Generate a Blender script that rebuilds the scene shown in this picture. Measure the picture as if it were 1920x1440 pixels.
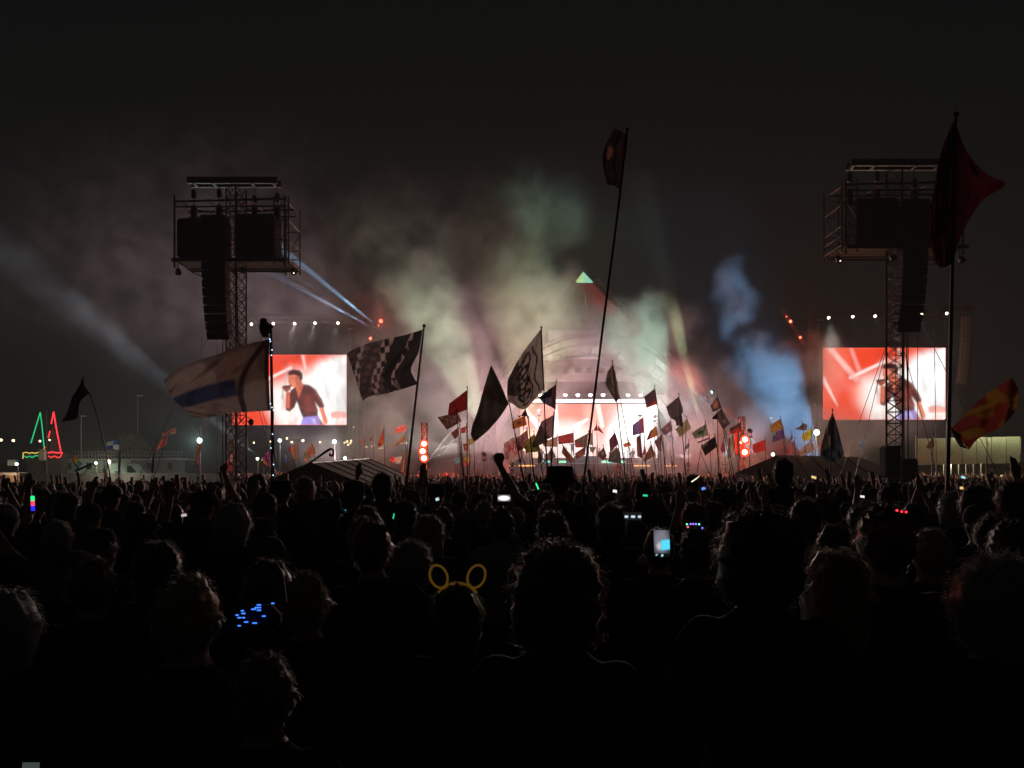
import bpy, bmesh, math, random
import numpy as np
from mathutils import Vector, Matrix
sc = bpy.context.scene
for o in list(bpy.data.objects): bpy.data.objects.remove(o)
R = math.radians
random.seed(7)
rng = np.random.default_rng(7)

# ------------------------------------------------------------------ camera
CAM_Z, FOC, HOR = 1.85, 1387.0, 862.0          # eye height, focal length and horizon row (photo pixels)
cam = bpy.data.cameras.new('camera')
cam_o = bpy.data.objects.new('camera', cam)
sc.collection.objects.link(cam_o)
cam.sensor_width = 36.0
cam.lens = 36.0 * FOC / 1920.0
cam.shift_y = (HOR - 720.0) / 1920.0
cam.clip_start, cam.clip_end = 0.05, 2000.0
cam_o.location = (0, 0, CAM_Z)
cam_o.rotation_euler = (R(90), 0, 0)
sc.camera = cam_o

# ------------------------------------------------------------------ night sky
world = bpy.data.worlds.new('World')
sc.world = world
world.use_nodes = True
wn, wl = world.node_tree.nodes, world.node_tree.links
bg = wn['Background']
sky = wn.new('ShaderNodeTexSky')
sky.sky_type = 'NISHITA'
sky.sun_disc = False
sky.sun_elevation = R(-4.0)
sky.sun_rotation = R(200)
sky.altitude = 80
sky_tint = wn.new('ShaderNodeMix')
sky_tint.data_type = 'RGBA'
sky_tint.inputs['Factor'].default_value = 0.8
wl.new(sky.outputs['Color'], sky_tint.inputs['A'])
sky_tint.inputs['B'].default_value = (0.05, 0.094, 0.086, 1)
wl.new(sky_tint.outputs['Result'], bg.inputs['Color'])
bg.inputs['Strength'].default_value = 0.048

# ------------------------------------------------------------------ exposure and sampling
vs = sc.view_settings
vs.view_transform, vs.look, vs.exposure, vs.gamma = 'Standard', 'None', 0.0, 1.0
cy = sc.cycles
cy.use_denoising = True
try:
    cy.denoiser = 'OPENIMAGEDENOISE'
    cy.denoising_input_passes = 'RGB_ALBEDO_NORMAL'
except Exception:
    pass
cy.max_bounces, cy.diffuse_bounces, cy.glossy_bounces = 3, 1, 1
cy.transmission_bounces, cy.transparent_max_bounces, cy.volume_bounces = 2, 8, 0
cy.caustics_reflective = cy.caustics_refractive = False
cy.sample_clamp_indirect = 1.0
cy.sample_clamp_direct = 12.0
cy.use_light_tree = True
cy.volume_step_rate = 2.2
cy.volume_max_steps = 128
cy.use_adaptive_sampling = False

# ------------------------------------------------------------------ helpers
C = sc.collection
def ground_z(y):
    y = np.asarray(y, dtype=float)
    return np.where(y < 35, -0.03 * y, -1.05 - 0.008 * (np.minimum(y, 88) - 35))
def gz(y): return float(ground_z(y))
def P(x, y, d):
    """point at distance d along the view for a photo pixel"""
    return Vector(((x - 960.0) / FOC * d, d, CAM_Z + (HOR - y) / FOC * d))
def PX(d): return d / FOC
def tag(o, label, cat, group=None, kind=None):
    if label: o['label'] = label
    if cat: o['category'] = cat
    if group: o['group'] = group
    if kind: o['kind'] = kind
    return o
def empty(name, loc, label=None, cat=None, group=None, rz=0):
    o = bpy.data.objects.new(name, None)
    C.objects.link(o)
    o.location = loc
    o.rotation_euler = (0, 0, rz)
    o.empty_display_size = 0.2
    return tag(o, label, cat, group)
def link(name, me, mat=None, parent=None, loc=None):
    o = bpy.data.objects.new(name, me)
    C.objects.link(o)
    if mat is not None and len(me.materials) == 0: me.materials.append(mat)
    if parent is not None:
        o.parent = parent
    if loc is not None: o.location = loc
    return o
class MB:
    """collects simple shapes, then links them as one mesh"""
    def __init__(s): s.v, s.f = [], []
    def add(s, vs_, fs_):
        n = len(s.v)
        s.v += [tuple(v) for v in vs_]
        s.f += [tuple(i + n for i in f) for f in fs_]
        return s
    def box(s, c, size, rot=None):
        hx, hy, hz = size[0] / 2, size[1] / 2, size[2] / 2
        vs_ = [Vector((x, y, z)) for x in (-hx, hx) for y in (-hy, hy) for z in (-hz, hz)]
        if rot is not None: vs_ = [rot @ v for v in vs_]
        c = Vector(c)
        return s.add([v + c for v in vs_], [(0, 1, 3, 2), (4, 6, 7, 5), (0, 4, 5, 1), (2, 3, 7, 6), (0, 2, 6, 4), (1, 5, 7, 3)])
    def bbox(s, c, size, b=0.03, rot=None):
        """box with chamfered edges"""
        hx, hy, hz = size[0] / 2, size[1] / 2, size[2] / 2
        pts = []
        for sx in (-1, 1):
            for sy in (-1, 1):
                for sz in (-1, 1):
                    pts += [(sx * hx, sy * (hy - b), sz * (hz - b)), (sx * (hx - b), sy * hy, sz * (hz - b)), (sx * (hx - b), sy * (hy - b), sz * hz)]
        bm = bmesh.new()
        for p in pts: bm.verts.new(p)
        bmesh.ops.convex_hull(bm, input=bm.verts)
        bm.verts.ensure_lookup_table(); bm.verts.index_update()
        vs_ = [v.co.copy() for v in bm.verts]
        if rot is not None: vs_ = [rot @ v for v in vs_]
        fs_ = [tuple(v.index for v in f.verts) for f in bm.faces]
        bm.free()
        c = Vector(c)
        return s.add([v + c for v in vs_], fs_)
    def tube(s, a, b, r, n=6, r2=None, cap=True):
        a, b = Vector(a), Vector(b)
        if r2 is None: r2 = r
        d = (b - a)
        if d.length < 1e-6: return s
        d.normalize()
        u = d.orthogonal().normalized()
        w = d.cross(u)
        vs_ = []
        for p, rr in ((a, r), (b, r2)):
            for i in range(n):
                t = 2 * math.pi * i / n
                vs_.append(p + (u * math.cos(t) + w * math.sin(t)) * rr)
        fs_ = [(i, (i + 1) % n, n + (i + 1) % n, n + i) for i in range(n)]
        if cap: fs_ += [tuple(range(n - 1, -1, -1)), tuple(range(n, 2 * n))]
        return s.add(vs_, fs_)
    def path(s, pts, r, n=6, closed=False):
        pts = [Vector(p) for p in pts]
        m = len(pts)
        vs_, fs_ = [], []
        u = None
        for k, p in enumerate(pts):
            a = pts[(k - 1) % m] if (closed or k > 0) else p
            b = pts[(k + 1) % m] if (closed or k < m - 1) else p
            d = (b - a).normalized()
            u = d.orthogonal().normalized() if u is None else (u - d * u.dot(d)).normalized()
            w = d.cross(u)
            rr = r[k] if isinstance(r, (list, tuple)) else r
            for i in range(n):
                t = 2 * math.pi * i / n
                vs_.append(p + (u * math.cos(t) + w * math.sin(t)) * rr)
        for k in range(m if closed else m - 1):
            k2 = (k + 1) % m
            fs_ += [(k * n + i, k * n + (i + 1) % n, k2 * n + (i + 1) % n, k2 * n + i) for i in range(n)]
        if not closed:
            fs_ += [tuple(range(n - 1, -1, -1)), tuple(range((m - 1) * n, m * n))]
        return s.add(vs_, fs_)
    def ball(s, c, r, seg=10, rings=6, sc_=(1, 1, 1)):
        c = Vector(c)
        vs_ = [c + Vector((0, 0, r * sc_[2]))]
        for j in range(1, rings):
            a = math.pi * j / rings
            for i in range(seg):
                t = 2 * math.pi * i / seg
                vs_.append(c + Vector((math.sin(a) * math.cos(t) * r * sc_[0], math.sin(a) * math.sin(t) * r * sc_[1], math.cos(a) * r * sc_[2])))
        vs_.append(c - Vector((0, 0, r * sc_[2])))
        fs_ = [(0, 1 + i, 1 + (i + 1) % seg) for i in range(seg)]
        for j in range(rings - 2):
            fs_ += [(1 + j * seg + i, 1 + (j + 1) * seg + i, 1 + (j + 1) * seg + (i + 1) % seg, 1 + j * seg + (i + 1) % seg) for i in range(seg)]
        last = len(vs_) - 1
        b0 = 1 + (rings - 2) * seg
        fs_ += [(last, b0 + (i + 1) % seg, b0 + i) for i in range(seg)]
        return s.add(vs_, fs_)
    def lathe(s, prof, c, axis=(0, 0, 1), n=12, cap=True):
        """prof: (radius, height) pairs along axis"""
        c, ax = Vector(c), Vector(axis).normalized()
        u = ax.orthogonal().normalized(); w = ax.cross(u)
        vs_ = []
        for r, h in prof:
            for i in range(n):
                t = 2 * math.pi * i / n
                vs_.append(c + ax * h + (u * math.cos(t) + w * math.sin(t)) * r)
        m = len(prof)
        fs_ = []
        for k in range(m - 1):
            fs_ += [(k * n + i, k * n + (i + 1) % n, (k + 1) * n + (i + 1) % n, (k + 1) * n + i) for i in range(n)]
        if cap: fs_ += [tuple(range(n - 1, -1, -1)), tuple(range((m - 1) * n, m * n))]
        return s.add(vs_, fs_)
    def truss(s, a, b, w, n, r=0.03, rb=0.015, up=(0, 1, 0), seg=6):
        """square lattice truss between a and b"""
        a, b = Vector(a), Vector(b)
        d = (b - a).normalized()
        u = (Vector(up) - d * Vector(up).dot(d)).normalized(); v = d.cross(u)
        cs = [(u * i + v * j) * (w / 2) for i, j in ((-1, -1), (1, -1), (1, 1), (-1, 1))]
        for q in cs: s.tube(a + q, b + q, r, seg)
        L = (b - a).length
        for k in range(n):
            p0, p1 = a + d * (L * k / n), a + d * (L * (k + 1) / n)
            for j in range(4):
                q, q2 = cs[j], cs[(j + 1) % 4]
                s.tube(p0 + q, p0 + q2, rb, 4, cap=False)
                s.tube(p0 + q, p1 + q2, rb, 4, cap=False)
                s.tube(p0 + q2, p1 + q, rb, 4, cap=False)
        for j in range(4): s.tube(b + cs[j], b + cs[(j + 1) % 4], rb, 4, cap=False)
        return s
    def mesh(s, name, smooth=False):
        me = bpy.data.meshes.new(name)
        me.from_pydata(s.v, [], s.f)
        me.update()
        if smooth: me.polygons.foreach_set('use_smooth', [True] * len(me.polygons))
        return me
    def build(s, name, mat, parent=None, smooth=False, loc=None):
        return link(name, s.mesh(name, smooth), mat, parent, loc)
def sheet(name, V, mat, parent=None, col=None, smooth=True, uv=False):
    """V: (n, m, 3) array of points joined as one grid sheet; col: (n, m, 3) colours"""
    n, m = V.shape[:2]
    me = bpy.data.meshes.new(name)
    idx = np.arange(n * m).reshape(n, m)
    f = np.stack([idx[:-1, :-1], idx[:-1, 1:], idx[1:, 1:], idx[1:, :-1]], -1).reshape(-1, 4)
    me.from_pydata(V.reshape(-1, 3).tolist(), [], f.tolist())
    me.update()
    if smooth: me.polygons.foreach_set('use_smooth', [True] * len(me.polygons))
    if col is not None:
        at = me.color_attributes.new('Col', 'FLOAT_COLOR', 'POINT')
        c4 = np.ones((n * m, 4), dtype=np.float32)
        c4[:, :3] = col.reshape(-1, 3)
        at.data.foreach_set('color', c4.ravel())
    return link(name, me, mat, parent)

# ------------------------------------------------------------------ materials
MATS = {}
def mat(name, color, rough=0.7, metal=0.0, spec=0.3, noise=0.0, nscale=8.0, bump=0.0):
    if name in MATS: return MATS[name]
    m = bpy.data.materials.new(name); m.use_nodes = True
    n, l = m.node_tree.nodes, m.node_tree.links
    b = n['Principled BSDF']
    b.inputs['Roughness'].default_value = rough
    b.inputs['Metallic'].default_value = metal
    b.inputs['Specular IOR Level'].default_value = spec
    b.inputs['Base Color'].default_value = (*color, 1)
    if noise or bump:
        tc = n.new('ShaderNodeTexCoord'); nt = n.new('ShaderNodeTexNoise')
        nt.inputs['Scale'].default_value = nscale; nt.inputs['Detail'].default_value = 4
        l.new(tc.outputs['Object'], nt.inputs['Vector'])
        if noise:
            mr = n.new('ShaderNodeMapRange')
            mr.inputs['To Min'].default_value = 1 - noise; mr.inputs['To Max'].default_value = 1 + noise
            l.new(nt.outputs['Fac'], mr.inputs['Value'])
            mx = n.new('ShaderNodeVectorMath'); mx.operation = 'SCALE'
            mx.inputs[0].default_value = color
            l.new(mr.outputs['Result'], mx.inputs['Scale'])
            l.new(mx.outputs['Vector'], b.inputs['Base Color'])
        if bump:
            bp = n.new('ShaderNodeBump'); bp.inputs['Strength'].default_value = bump; bp.inputs['Distance'].default_value = 0.02
            l.new(nt.outputs['Fac'], bp.inputs['Height']); l.new(bp.outputs['Normal'], b.inputs['Normal'])
    MATS[name] = m
    return m
def glow(name, color, strength, sample=False):
    if name in MATS: return MATS[name]
    m = bpy.data.materials.new(name); m.use_nodes = True
    n, l = m.node_tree.nodes, m.node_tree.links
    n.clear()
    e = n.new('ShaderNodeEmission'); o = n.new('ShaderNodeOutputMaterial')
    e.inputs['Color'].default_value = (*color, 1); e.inputs['Strength'].default_value = strength
    l.new(e.outputs[0], o.inputs['Surface'])
    m.cycles.emission_sampling = 'AUTO' if sample else 'NONE'
    MATS[name] = m
    return m
def attr_glow(name, strength, sample=True):
    m = bpy.data.materials.new(name); m.use_nodes = True
    n, l = m.node_tree.nodes, m.node_tree.links
    n.clear()
    e = n.new('ShaderNodeEmission'); o = n.new('ShaderNodeOutputMaterial')
    a = n.new('ShaderNodeVertexColor'); a.layer_name = 'Col'
    l.new(a.outputs['Color'], e.inputs['Color']); e.inputs['Strength'].default_value = strength
    l.new(e.outputs[0], o.inputs['Surface'])
    m.cycles.emission_sampling = 'AUTO' if sample else 'NONE'
    return m
def cloth_mat(name, trans=0.45):
    """thin woven cloth that lets light through; colour from the dye (Col)"""
    m = bpy.data.materials.new(name); m.use_nodes = True
    n, l = m.node_tree.nodes, m.node_tree.links
    n.clear()
    o = n.new('ShaderNodeOutputMaterial'); a = n.new('ShaderNodeVertexColor'); a.layer_name = 'Col'
    d = n.new('ShaderNodeBsdfDiffuse'); t = n.new('ShaderNodeBsdfTranslucent'); mx = n.new('ShaderNodeMixShader')
    tc = n.new('ShaderNodeTexCoord'); nt = n.new('ShaderNodeTexNoise'); nt.inputs['Scale'].default_value = 3.5; nt.inputs['Detail'].default_value = 5
    mr = n.new('ShaderNodeMapRange'); mr.inputs['To Min'].default_value = 0.6; mr.inputs['To Max'].default_value = 1.25
    sm = n.new('ShaderNodeVectorMath'); sm.operation = 'SCALE'
    l.new(tc.outputs['Object'], nt.inputs['Vector']); l.new(nt.outputs['Fac'], mr.inputs['Value'])
    l.new(a.outputs['Color'], sm.inputs[0]); l.new(mr.outputs['Result'], sm.inputs['Scale'])
    l.new(sm.outputs['Vector'], d.inputs['Color']); l.new(sm.outputs['Vector'], t.inputs['Color'])
    mx.inputs['Fac'].default_value = trans
    l.new(d.outputs[0], mx.inputs[1]); l.new(t.outputs[0], mx.inputs[2]); l.new(mx.outputs[0], o.inputs['Surface'])
    return m
BLACK = mat('black_steel', (0.02, 0.02, 0.02), 0.5, 0.0, 0.4)
STEEL = mat('grey_steel', (0.22, 0.22, 0.22), 0.4, 0.8, 0.5, 0.25, 3)
SCRIM = mat('black_scrim', (0.018, 0.018, 0.02), 0.95, 0, 0.1, 0.3, 5)
CABINET = mat('speaker_black', (0.02, 0.02, 0.022), 0.75, 0, 0.2, 0.2, 30)
POLE = mat('pole_dark', (0.045, 0.04, 0.038), 0.5, 0, 0.4)
CLOTH = cloth_mat('flag_cloth', 0.62)
THICK = cloth_mat('flag_cloth_heavy', 0.3)
def lamp(name, kind, loc, energy, color, radius=0.1, target=None, size=30, blend=0.3, parent=None):
    L = bpy.data.lights.new(name, kind)
    L.energy = energy; L.color = color
    if kind in ('POINT', 'SPOT'): L.shadow_soft_size = radius
    if kind == 'SPOT': L.spot_size = R(size); L.spot_blend = blend
    o = bpy.data.objects.new(name, L)
    C.objects.link(o)
    if parent is not None: o.parent = parent
    o.location = loc
    if target is not None:
        o.rotation_euler = (Vector(target) - Vector(loc)).to_track_quat('-Z', 'Y').to_euler()
    return o
# ------------------------------------------------------------------ ground
xs = np.concatenate([np.linspace(-400, -60, 12), np.linspace(-50, 50, 41), np.linspace(60, 400, 12)])
ys = np.concatenate([np.linspace(-40, -5, 5), np.linspace(0, 100, 60), np.linspace(115, 900, 15)])
GX, GY = np.meshgrid(xs, ys)
GZ = ground_z(GY) + 0.03 * np.sin(GX * 0.7) * np.cos(GY * 0.6)
GRASS = mat('trampled_grass', (0.05, 0.045, 0.025), 0.95, 0, 0.1, 0.6, 1.5, 0.6)
tag(sheet('ground', np.stack([GX, GY, GZ], -1), GRASS), 'trampled grass field sloping down to the stage', 'ground', kind='structure')

# ------------------------------------------------------------------ pictures shown on the screens
def smooth01(a, b, x):
    t = np.clip((x - a) / (b - a), 0, 1)
    return t * t * (3 - 2 * t)
def seg_dist(X, Y, a, b):
    ax, ay = a; bx, by = b
    dx, dy = bx - ax, by - ay
    t = np.clip(((X - ax) * dx + (Y - ay) * dy) / (dx * dx + dy * dy), 0, 1)
    return np.hypot(X - ax - t * dx, Y - ay - t * dy), t
def poly_mask(X, Y, pts, soft):
    inside = np.zeros(X.shape, bool)
    dist = np.full(X.shape, 1e9)
    n = len(pts)
    for i in range(n):
        (x0, y0), (x1, y1) = pts[i], pts[(i + 1) % n]
        cond = ((y0 > Y) != (y1 > Y)) & (X < (x1 - x0) * (Y - y0) / ((y1 - y0) or 1e-9) + x0)
        inside ^= cond
        dist = np.minimum(dist, seg_dist(X, Y, (x0, y0), (x1, y1))[0])
    sd = np.where(inside, dist, -dist)
    return smooth01(-soft, soft, sd)
def over(img, m, c):
    return img * (1 - m[..., None]) + np.array(c) * m[..., None]
def singer_picture(nx, ny):
    """the live picture: singer with microphone before red and white light; 923 x 533 drawing units, y down"""
    X, Y = np.meshgrid(np.linspace(0, 923, nx), np.linspace(533, 0, ny))
    rb = np.sin(X * 0.011 + Y * 0.006) * 0.5 + np.sin(X * 0.023 - Y * 0.017) * 0.25
    img = np.zeros(X.shape + (3,))
    img[...] = (0.84, 0.055, 0.018)
    img = over(img, 0.32 * smooth01(-0.3, 0.6, rb), (0.95, 0.22, 0.13))
    img = over(img, 0.75 * smooth01(170, 20, np.hypot(X - 330, (Y - 330) * 0.8)), (1.0, 0.5, 0.4))
    white = poly_mask(X, Y, [(380, 600), (300, 400), (300, 250), (420, 200), (470, 115), (620, 125), (720, 60), (980, -40), (980, 600)], 75)
    img = over(img, white, (1.0, 0.93, 0.88))
    white2 = poly_mask(X, Y, [(470, 600), (640, 200), (700, 80), (980, -30), (980, 600)], 45)
    img = over(img, white2, (1.05, 1.04, 1.03))
    for a, b, w0, w1, k in (((50, 0), (250, 230), 30, 34, .55), ((210, 0), (270, 160), 22, 26, .3), ((470, 100), (205, 222), 16, 20, .9), ((0, 225), (110, 430), 26, 8, .75), ((565, -10), (590, 110), 22, 12, .5)):
        d, t = seg_dist(X, Y, a, b)
        img = over(img, k * smooth01(1.0, 0.25, d / (w0 + (w1 - w0) * t)), (1.0, 0.86, 0.8))
    img = over(img, .8 * poly_mask(X, Y, [(790, 440), (840, 425), (923, 440), (923, 480), (800, 482)], 6), (0.95, 0.3, 0.22))
    img = over(img, .5 * poly_mask(X, Y, [(830, 490), (860, 470), (880, 500), (905, 480), (900, 533), (820, 533)], 10), (0.95, 0.4, 0.3))
    img = over(img, .35 * smooth01(.1, .9, np.sin(X * .02 + 1.3 * np.sin(Y * .013)) * np.sin(Y * .017 + X * .004)) * (X < 520), (0.8, 0.05, 0.02))
    skin, hair, shirt, shade = (0.55, 0.10, 0.045), (0.05, 0.007, 0.007), (0.095, 0.018, 0.017), (0.04, 0.008, 0.009)
    # trousers, shirt, arms, neck, head, hair, microphone
    img = over(img, poly_mask(X, Y, [(570, 470), (690, 455), (735, 560), (540, 560)], 5), (0.34, 0.27, 0.72))
    img = over(img, .7 * poly_mask(X, Y, [(640, 490), (665, 480), (690, 540), (660, 540)], 5), (0.75, 0.66, 0.95))
    img = over(img, poly_mask(X, Y, [(690, 460), (730, 520), (770, 545), (715, 545)], 6), (0.4, 0.08, 0.05))
    img = over(img, poly_mask(X, Y, [(470, 270), (520, 232), (560, 222), (620, 230), (670, 262), (722, 335), (742, 385), (738, 405), (700, 402), (668, 360), (690, 420), (690, 462), (572, 474), (545, 420), (522, 350), (500, 400), (462, 432), (432, 420), (430, 385), (450, 330)], 5), shirt)
    img = over(img, .6 * poly_mask(X, Y, [(560, 300), (640, 290), (690, 420), (600, 440)], 26), (0.24, 0.05, 0.035))
    img = over(img, .8 * poly_mask(X, Y, [(520, 350), (545, 340), (580, 465), (560, 470)], 12), shade)
    img = over(img, poly_mask(X, Y, [(432, 285), (462, 280), (468, 360), (462, 408), (432, 400)], 5), skin)
    img = over(img, poly_mask(X, Y, [(700, 402), (736, 400), (772, 505), (766, 530), (738, 520)], 5), (0.78, 0.2, 0.09))
    img = over(img, poly_mask(X, Y, [(508, 215), (562, 200), (572, 240), (535, 330), (515, 260)], 5), (0.66, 0.16, 0.08))
    img = over(img, poly_mask(X, Y, [(450, 160), (462, 140), (545, 140), (556, 200), (520, 245), (478, 246), (456, 226), (448, 196)], 5), (0.7, 0.2, 0.11))
    img = over(img, .7 * poly_mask(X, Y, [(505, 170), (552, 160), (556, 205), (520, 245), (510, 215)], 9), (0.38, 0.07, 0.04))
    img = over(img, poly_mask(X, Y, [(446, 152), (452, 125), (490, 112), (540, 118), (566, 145), (566, 190), (548, 196), (540, 166), (500, 150), (470, 156)], 5), hair)
    img = over(img, poly_mask(X, Y, [(402, 250), (412, 234), (470, 232), (472, 262), (440, 285), (424, 278)], 4), (0.3, 0.05, 0.03))
    d, t = seg_dist(X, Y, (408, 246), (470, 236))
    img = over(img, smooth01(9, 5, d), hair)
    d, t = seg_dist(X, Y, (408, 255), (405, 330))
    img = over(img, .6 * smooth01(6, 3, d), shade)
    for a, b, w, k, c in (((545, 250), (600, 300), 7, .5, shade), ((610, 250), (660, 380), 9, .5, shade), ((600, 330), (680, 300), 6, .35, (.3, .07, .05)), ((560, 400), (680, 430), 6, .6, (.32, .07, .04)), ((640, 240), (735, 380), 5, .6, (.5, .16, .1)), ((455, 300), (450, 395), 5, .5, (.85, .3, .18)), ((612, 490), (606, 540), 4, .6, (.16, .12, .4)), ((672, 470), (700, 540), 4, .6, (.16, .12, .4)), ((468, 190), (462, 205), 4, .7, (.3, .06, .04)), ((470, 176), (490, 174), 3, .8, (.12, .02, .02)), ((462, 218), (478, 220), 3, .7, (.3, .05, .04)), ((530, 190), (534, 210), 6, .6, (.8, .3, .17))):
        dd_, t = seg_dist(X, Y, a, b)
        img = over(img, k * smooth01(w, w * .3, dd_), c)
    # soft video: folds of light and shade, slight blur and bloom
    g_ = np.random.default_rng(3)
    sh = np.zeros(X.shape)
    for k in range(26):
        fx, fy, ph = g_.normal(0, .035), g_.normal(0, .035), g_.uniform(0, 6.3)
        sh += np.sin(X * fx + Y * fy + ph) / 26 ** .5
    img = img * (1 + .13 * sh * (X > 390))[..., None]
    def blur(a, n):
        for _ in range(n):
            a = np.pad(a, ((1, 1), (1, 1), (0, 0)), 'edge')
            a = (a[:-2] + 2 * a[1:-1] + a[2:]) / 4
            a = (a[:, :-2] + 2 * a[:, 1:-1] + a[:, 2:]) / 4
        return a
    img = .92 * blur(img, 1) + .08 * blur(img, 30)
    edge = np.minimum(np.minimum(X, 923 - X), np.minimum(Y, 533 - Y))
    img = over(img, .55 * smooth01(9, 2, edge), (0.95, 0.12, 0.08))
    return img
def backdrop_picture(nx, ny):
    X, Y = np.meshgrid(np.linspace(0, 1000, nx), np.linspace(390, 0, ny))
    img = np.zeros(X.shape + (3,)); img[...] = (0.86, 0.22, 0.16)
    rb = np.sin(X * 0.013 + Y * 0.01) * 0.5 + np.sin(X * 0.03 - Y * 0.02) * 0.3
    img = over(img, .45 * smooth01(-.2, .7, rb), (1.0, 0.55, 0.45))
    img = over(img, smooth01(330, 120, np.hypot((X - 330) * .9, (Y - 330) * 1.25)), (1.1, .95, .9))
    img = over(img, poly_mask(X, Y, [(600, 420), (640, 200), (700, 60), (780, -60), (1100, -60), (1100, 420)], 55), (1.2, 1.18, 1.16))
    for a, b, w0, w1, k in (((260, 0), (255, 260), 14, 40, .9), ((20, 20), (160, 190), 18, 30, .85), ((490, 110), (290, 240), 10, 44, 1), ((560, -20), (600, 160), 26, 20, .6)):
        d, t = seg_dist(X, Y, a, b)
        img = over(img, k * smooth01(1, .3, d / (w0 + (w1 - w0) * t)), (1.1, 1.0, .97))
    img = over(img, .5 * smooth01(70, 30, np.hypot(X - 665, (Y - 90) * .7)), (0.95, .45, .42))
    img = over(img, .8 * smooth01(120, 30, np.hypot(X - 40, (Y - 330) * .6)), (1.0, .75, .3))
    return img
SCREEN = attr_glow('led_screen', 1.15, False)
BACKSCREEN = attr_glow('stage_led_wall', 1.7, False)
PIC = singer_picture(230, 134)
def flat_grid(c, w, h, nx, ny):
    U, V = np.meshgrid(np.linspace(-.5, .5, nx), np.linspace(-.5, .5, ny))
    return np.stack([c.x + U * w, np.full(U.shape, c.y), c.z + V * h], -1)
def big_screen(x0, x1, y0, y1, d, label, lx, ly):
    c = P((x0 + x1) / 2, (y0 + y1) / 2, d)
    w, h = (x1 - x0) * PX(d), (y1 - y0) * PX(d)
    t = empty('video_screen', (c.x, c.y + .5, gz(d)), label, 'screen', 'side video screens')
    o = Vector(t.location)
    V = flat_grid(c - o, w, h, 230, 134)
    sheet('picture', V, SCREEN, t, PIC, smooth=False)
    MB().box((0, .02 - .5 + .2, c.z - o.z), (w + .12, .36, h + .12)).build('cabinet', BLACK, t)
    zt = c.z - o.z + h / 2
    for sx in (-1, 1):
        MB().truss((sx * (w / 2 + .7), .8, 0), (sx * (w / 2 + .7), .8, zt + 5.2), .6, 16, .05, .025).build('tower', BLACK, t)
    L = lamp('screen_light', 'AREA', (0, -.75, c.z - o.z), 1000, (1, .55, .48), target=(0, -5, c.z - o.z - .6), parent=t)
    L.data.shape, L.data.size, L.data.size_y = 'RECTANGLE', w, h
    MB().truss((-w / 2 - .7, .8, zt + 4.4), (w / 2 + .7, .8, zt + 4.4), .6, 14, .05, .025, up=(0, 0, 1)).build('header_truss', BLACK, t)
    return t
def white_flood(x, y, d):
    p = P(x, y, d)
    t = empty('floodlight', p, 'small warm white floodlight on the truss above a side video screen', 'floodlight', 'floodlights above the video screens')
    MB().lathe([(.10, 0), (.16, .05), (.2, .3), (.12, .42)], (0, -.1, 0), (0, .8, .4), 10).build('housing', BLACK, t)
    MB().lathe([(.005, 0), (.15, 0.0), (.155, .02)], (0, -.13, -.015), (0, .8, .4), 10).build('lens', glow('lens_warm', (1, .86, .58), 9), t)
    MB().tube((0, .05, 0.1), (0, .3, .9), .03).build('bracket', BLACK, t)
    return t, p
SCR_L = big_screen(436, 650, 665, 797, 88, 'video screen with singer holding a microphone, by the white and blue striped flag', [(0, 0)], 0)
SCR_R = big_screen(1543, 1773, 652, 787, 84, 'video screen with singer holding a microphone, crossed by the delay tower mast', [(0, 0)], 0)
for i, (x, y) in enumerate(((472, 608), (513, 607), (553, 607), (591, 606), (634, 606))):
    t, p = white_flood(x, y, 88)
    lamp('flood_beam', 'SPOT', (0, -.2, -.05), 1800, (1, .9, .72), .1, (-.1, -1.2, -1.6), 34, .8, t)
for i, (x, y) in enumerate(((1553, 596), (1598, 594), (1640, 593), (1727, 590), (1774, 588))):
    t, p = white_flood(x, y, 84)
    lamp('flood_beam', 'SPOT', (0, -.2, -.05), 1800, (.9, .95, .85), .1, (-.25, -1.2, -1.6), 34, .8, t)

# ------------------------------------------------------------------ pyramid stage
SX, SD = 9.15, 95.0                      # axis of the pyramid
BASE = gz(100)
APEX = 26.0; HALF = 19.5
stage = empty('pyramid_stage', (SX, SD, BASE), 'pyramid shaped concert stage with glowing glass tip, arched opening and bright backdrop', 'stage')
AZ = APEX - BASE
CLAD = mat('silver_cladding', (0.5, 0.48, 0.48), 0.5, 0.15, 0.5, 0.3, 0.6)
def face_pt(x, z):                       # on the sloping front face, stage coordinates
    k = 1 - z / AZ
    return Vector((x, -HALF * k, z))
def half_at(z): return HALF * (1 - z / AZ)
ARC_W, ARC_H = 15.2, 18.0
def arc_half(z): return ARC_W * math.sqrt(max(0, 1 - (z / ARC_H) ** 2)) if z < ARC_H else 0
CAPZ = AZ * (1 - 0.063)
z = 0.0
rows = 15
for k in range(rows):
    z0, z1 = CAPZ * k / rows + .02, CAPZ * (k + 1) / rows - .02
    a = max(arc_half(z0 - .1), 0.0)
    w0, w1 = half_at(z0) - .1, half_at(z1) - .1
    spans = [(-1, a), (1, a)]
    for sgn, a0 in spans:
        if w1 - a0 < .3: continue
        n = max(1, int(round((w0 - a0) / 2.6)))
        for i in range(n):
            u0, u1 = i / n, (i + 1) / n
            xa, xb = a0 + (w0 - a0) * u0 + .02, a0 + (w0 - a0) * u1 - .02
            xc, xd = a0 + (w1 - a0) * u1 - .02, a0 + (w1 - a0) * u0 + .02
            pts = [face_pt(sgn * xa, z0), face_pt(sgn * xb, z0), face_pt(sgn * xc, z1), face_pt(sgn * xd, z1)]
            off = Vector((0, .12, -.05))
            vs_ = pts + [p + off for p in pts]
            MB().add(vs_, [(0, 1, 2, 3), (7, 6, 5, 4), (0, 4, 5, 1), (1, 5, 6, 2), (2, 6, 7, 3), (3, 7, 4, 0)]).build('cladding_panel', CLAD, stage)
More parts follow.
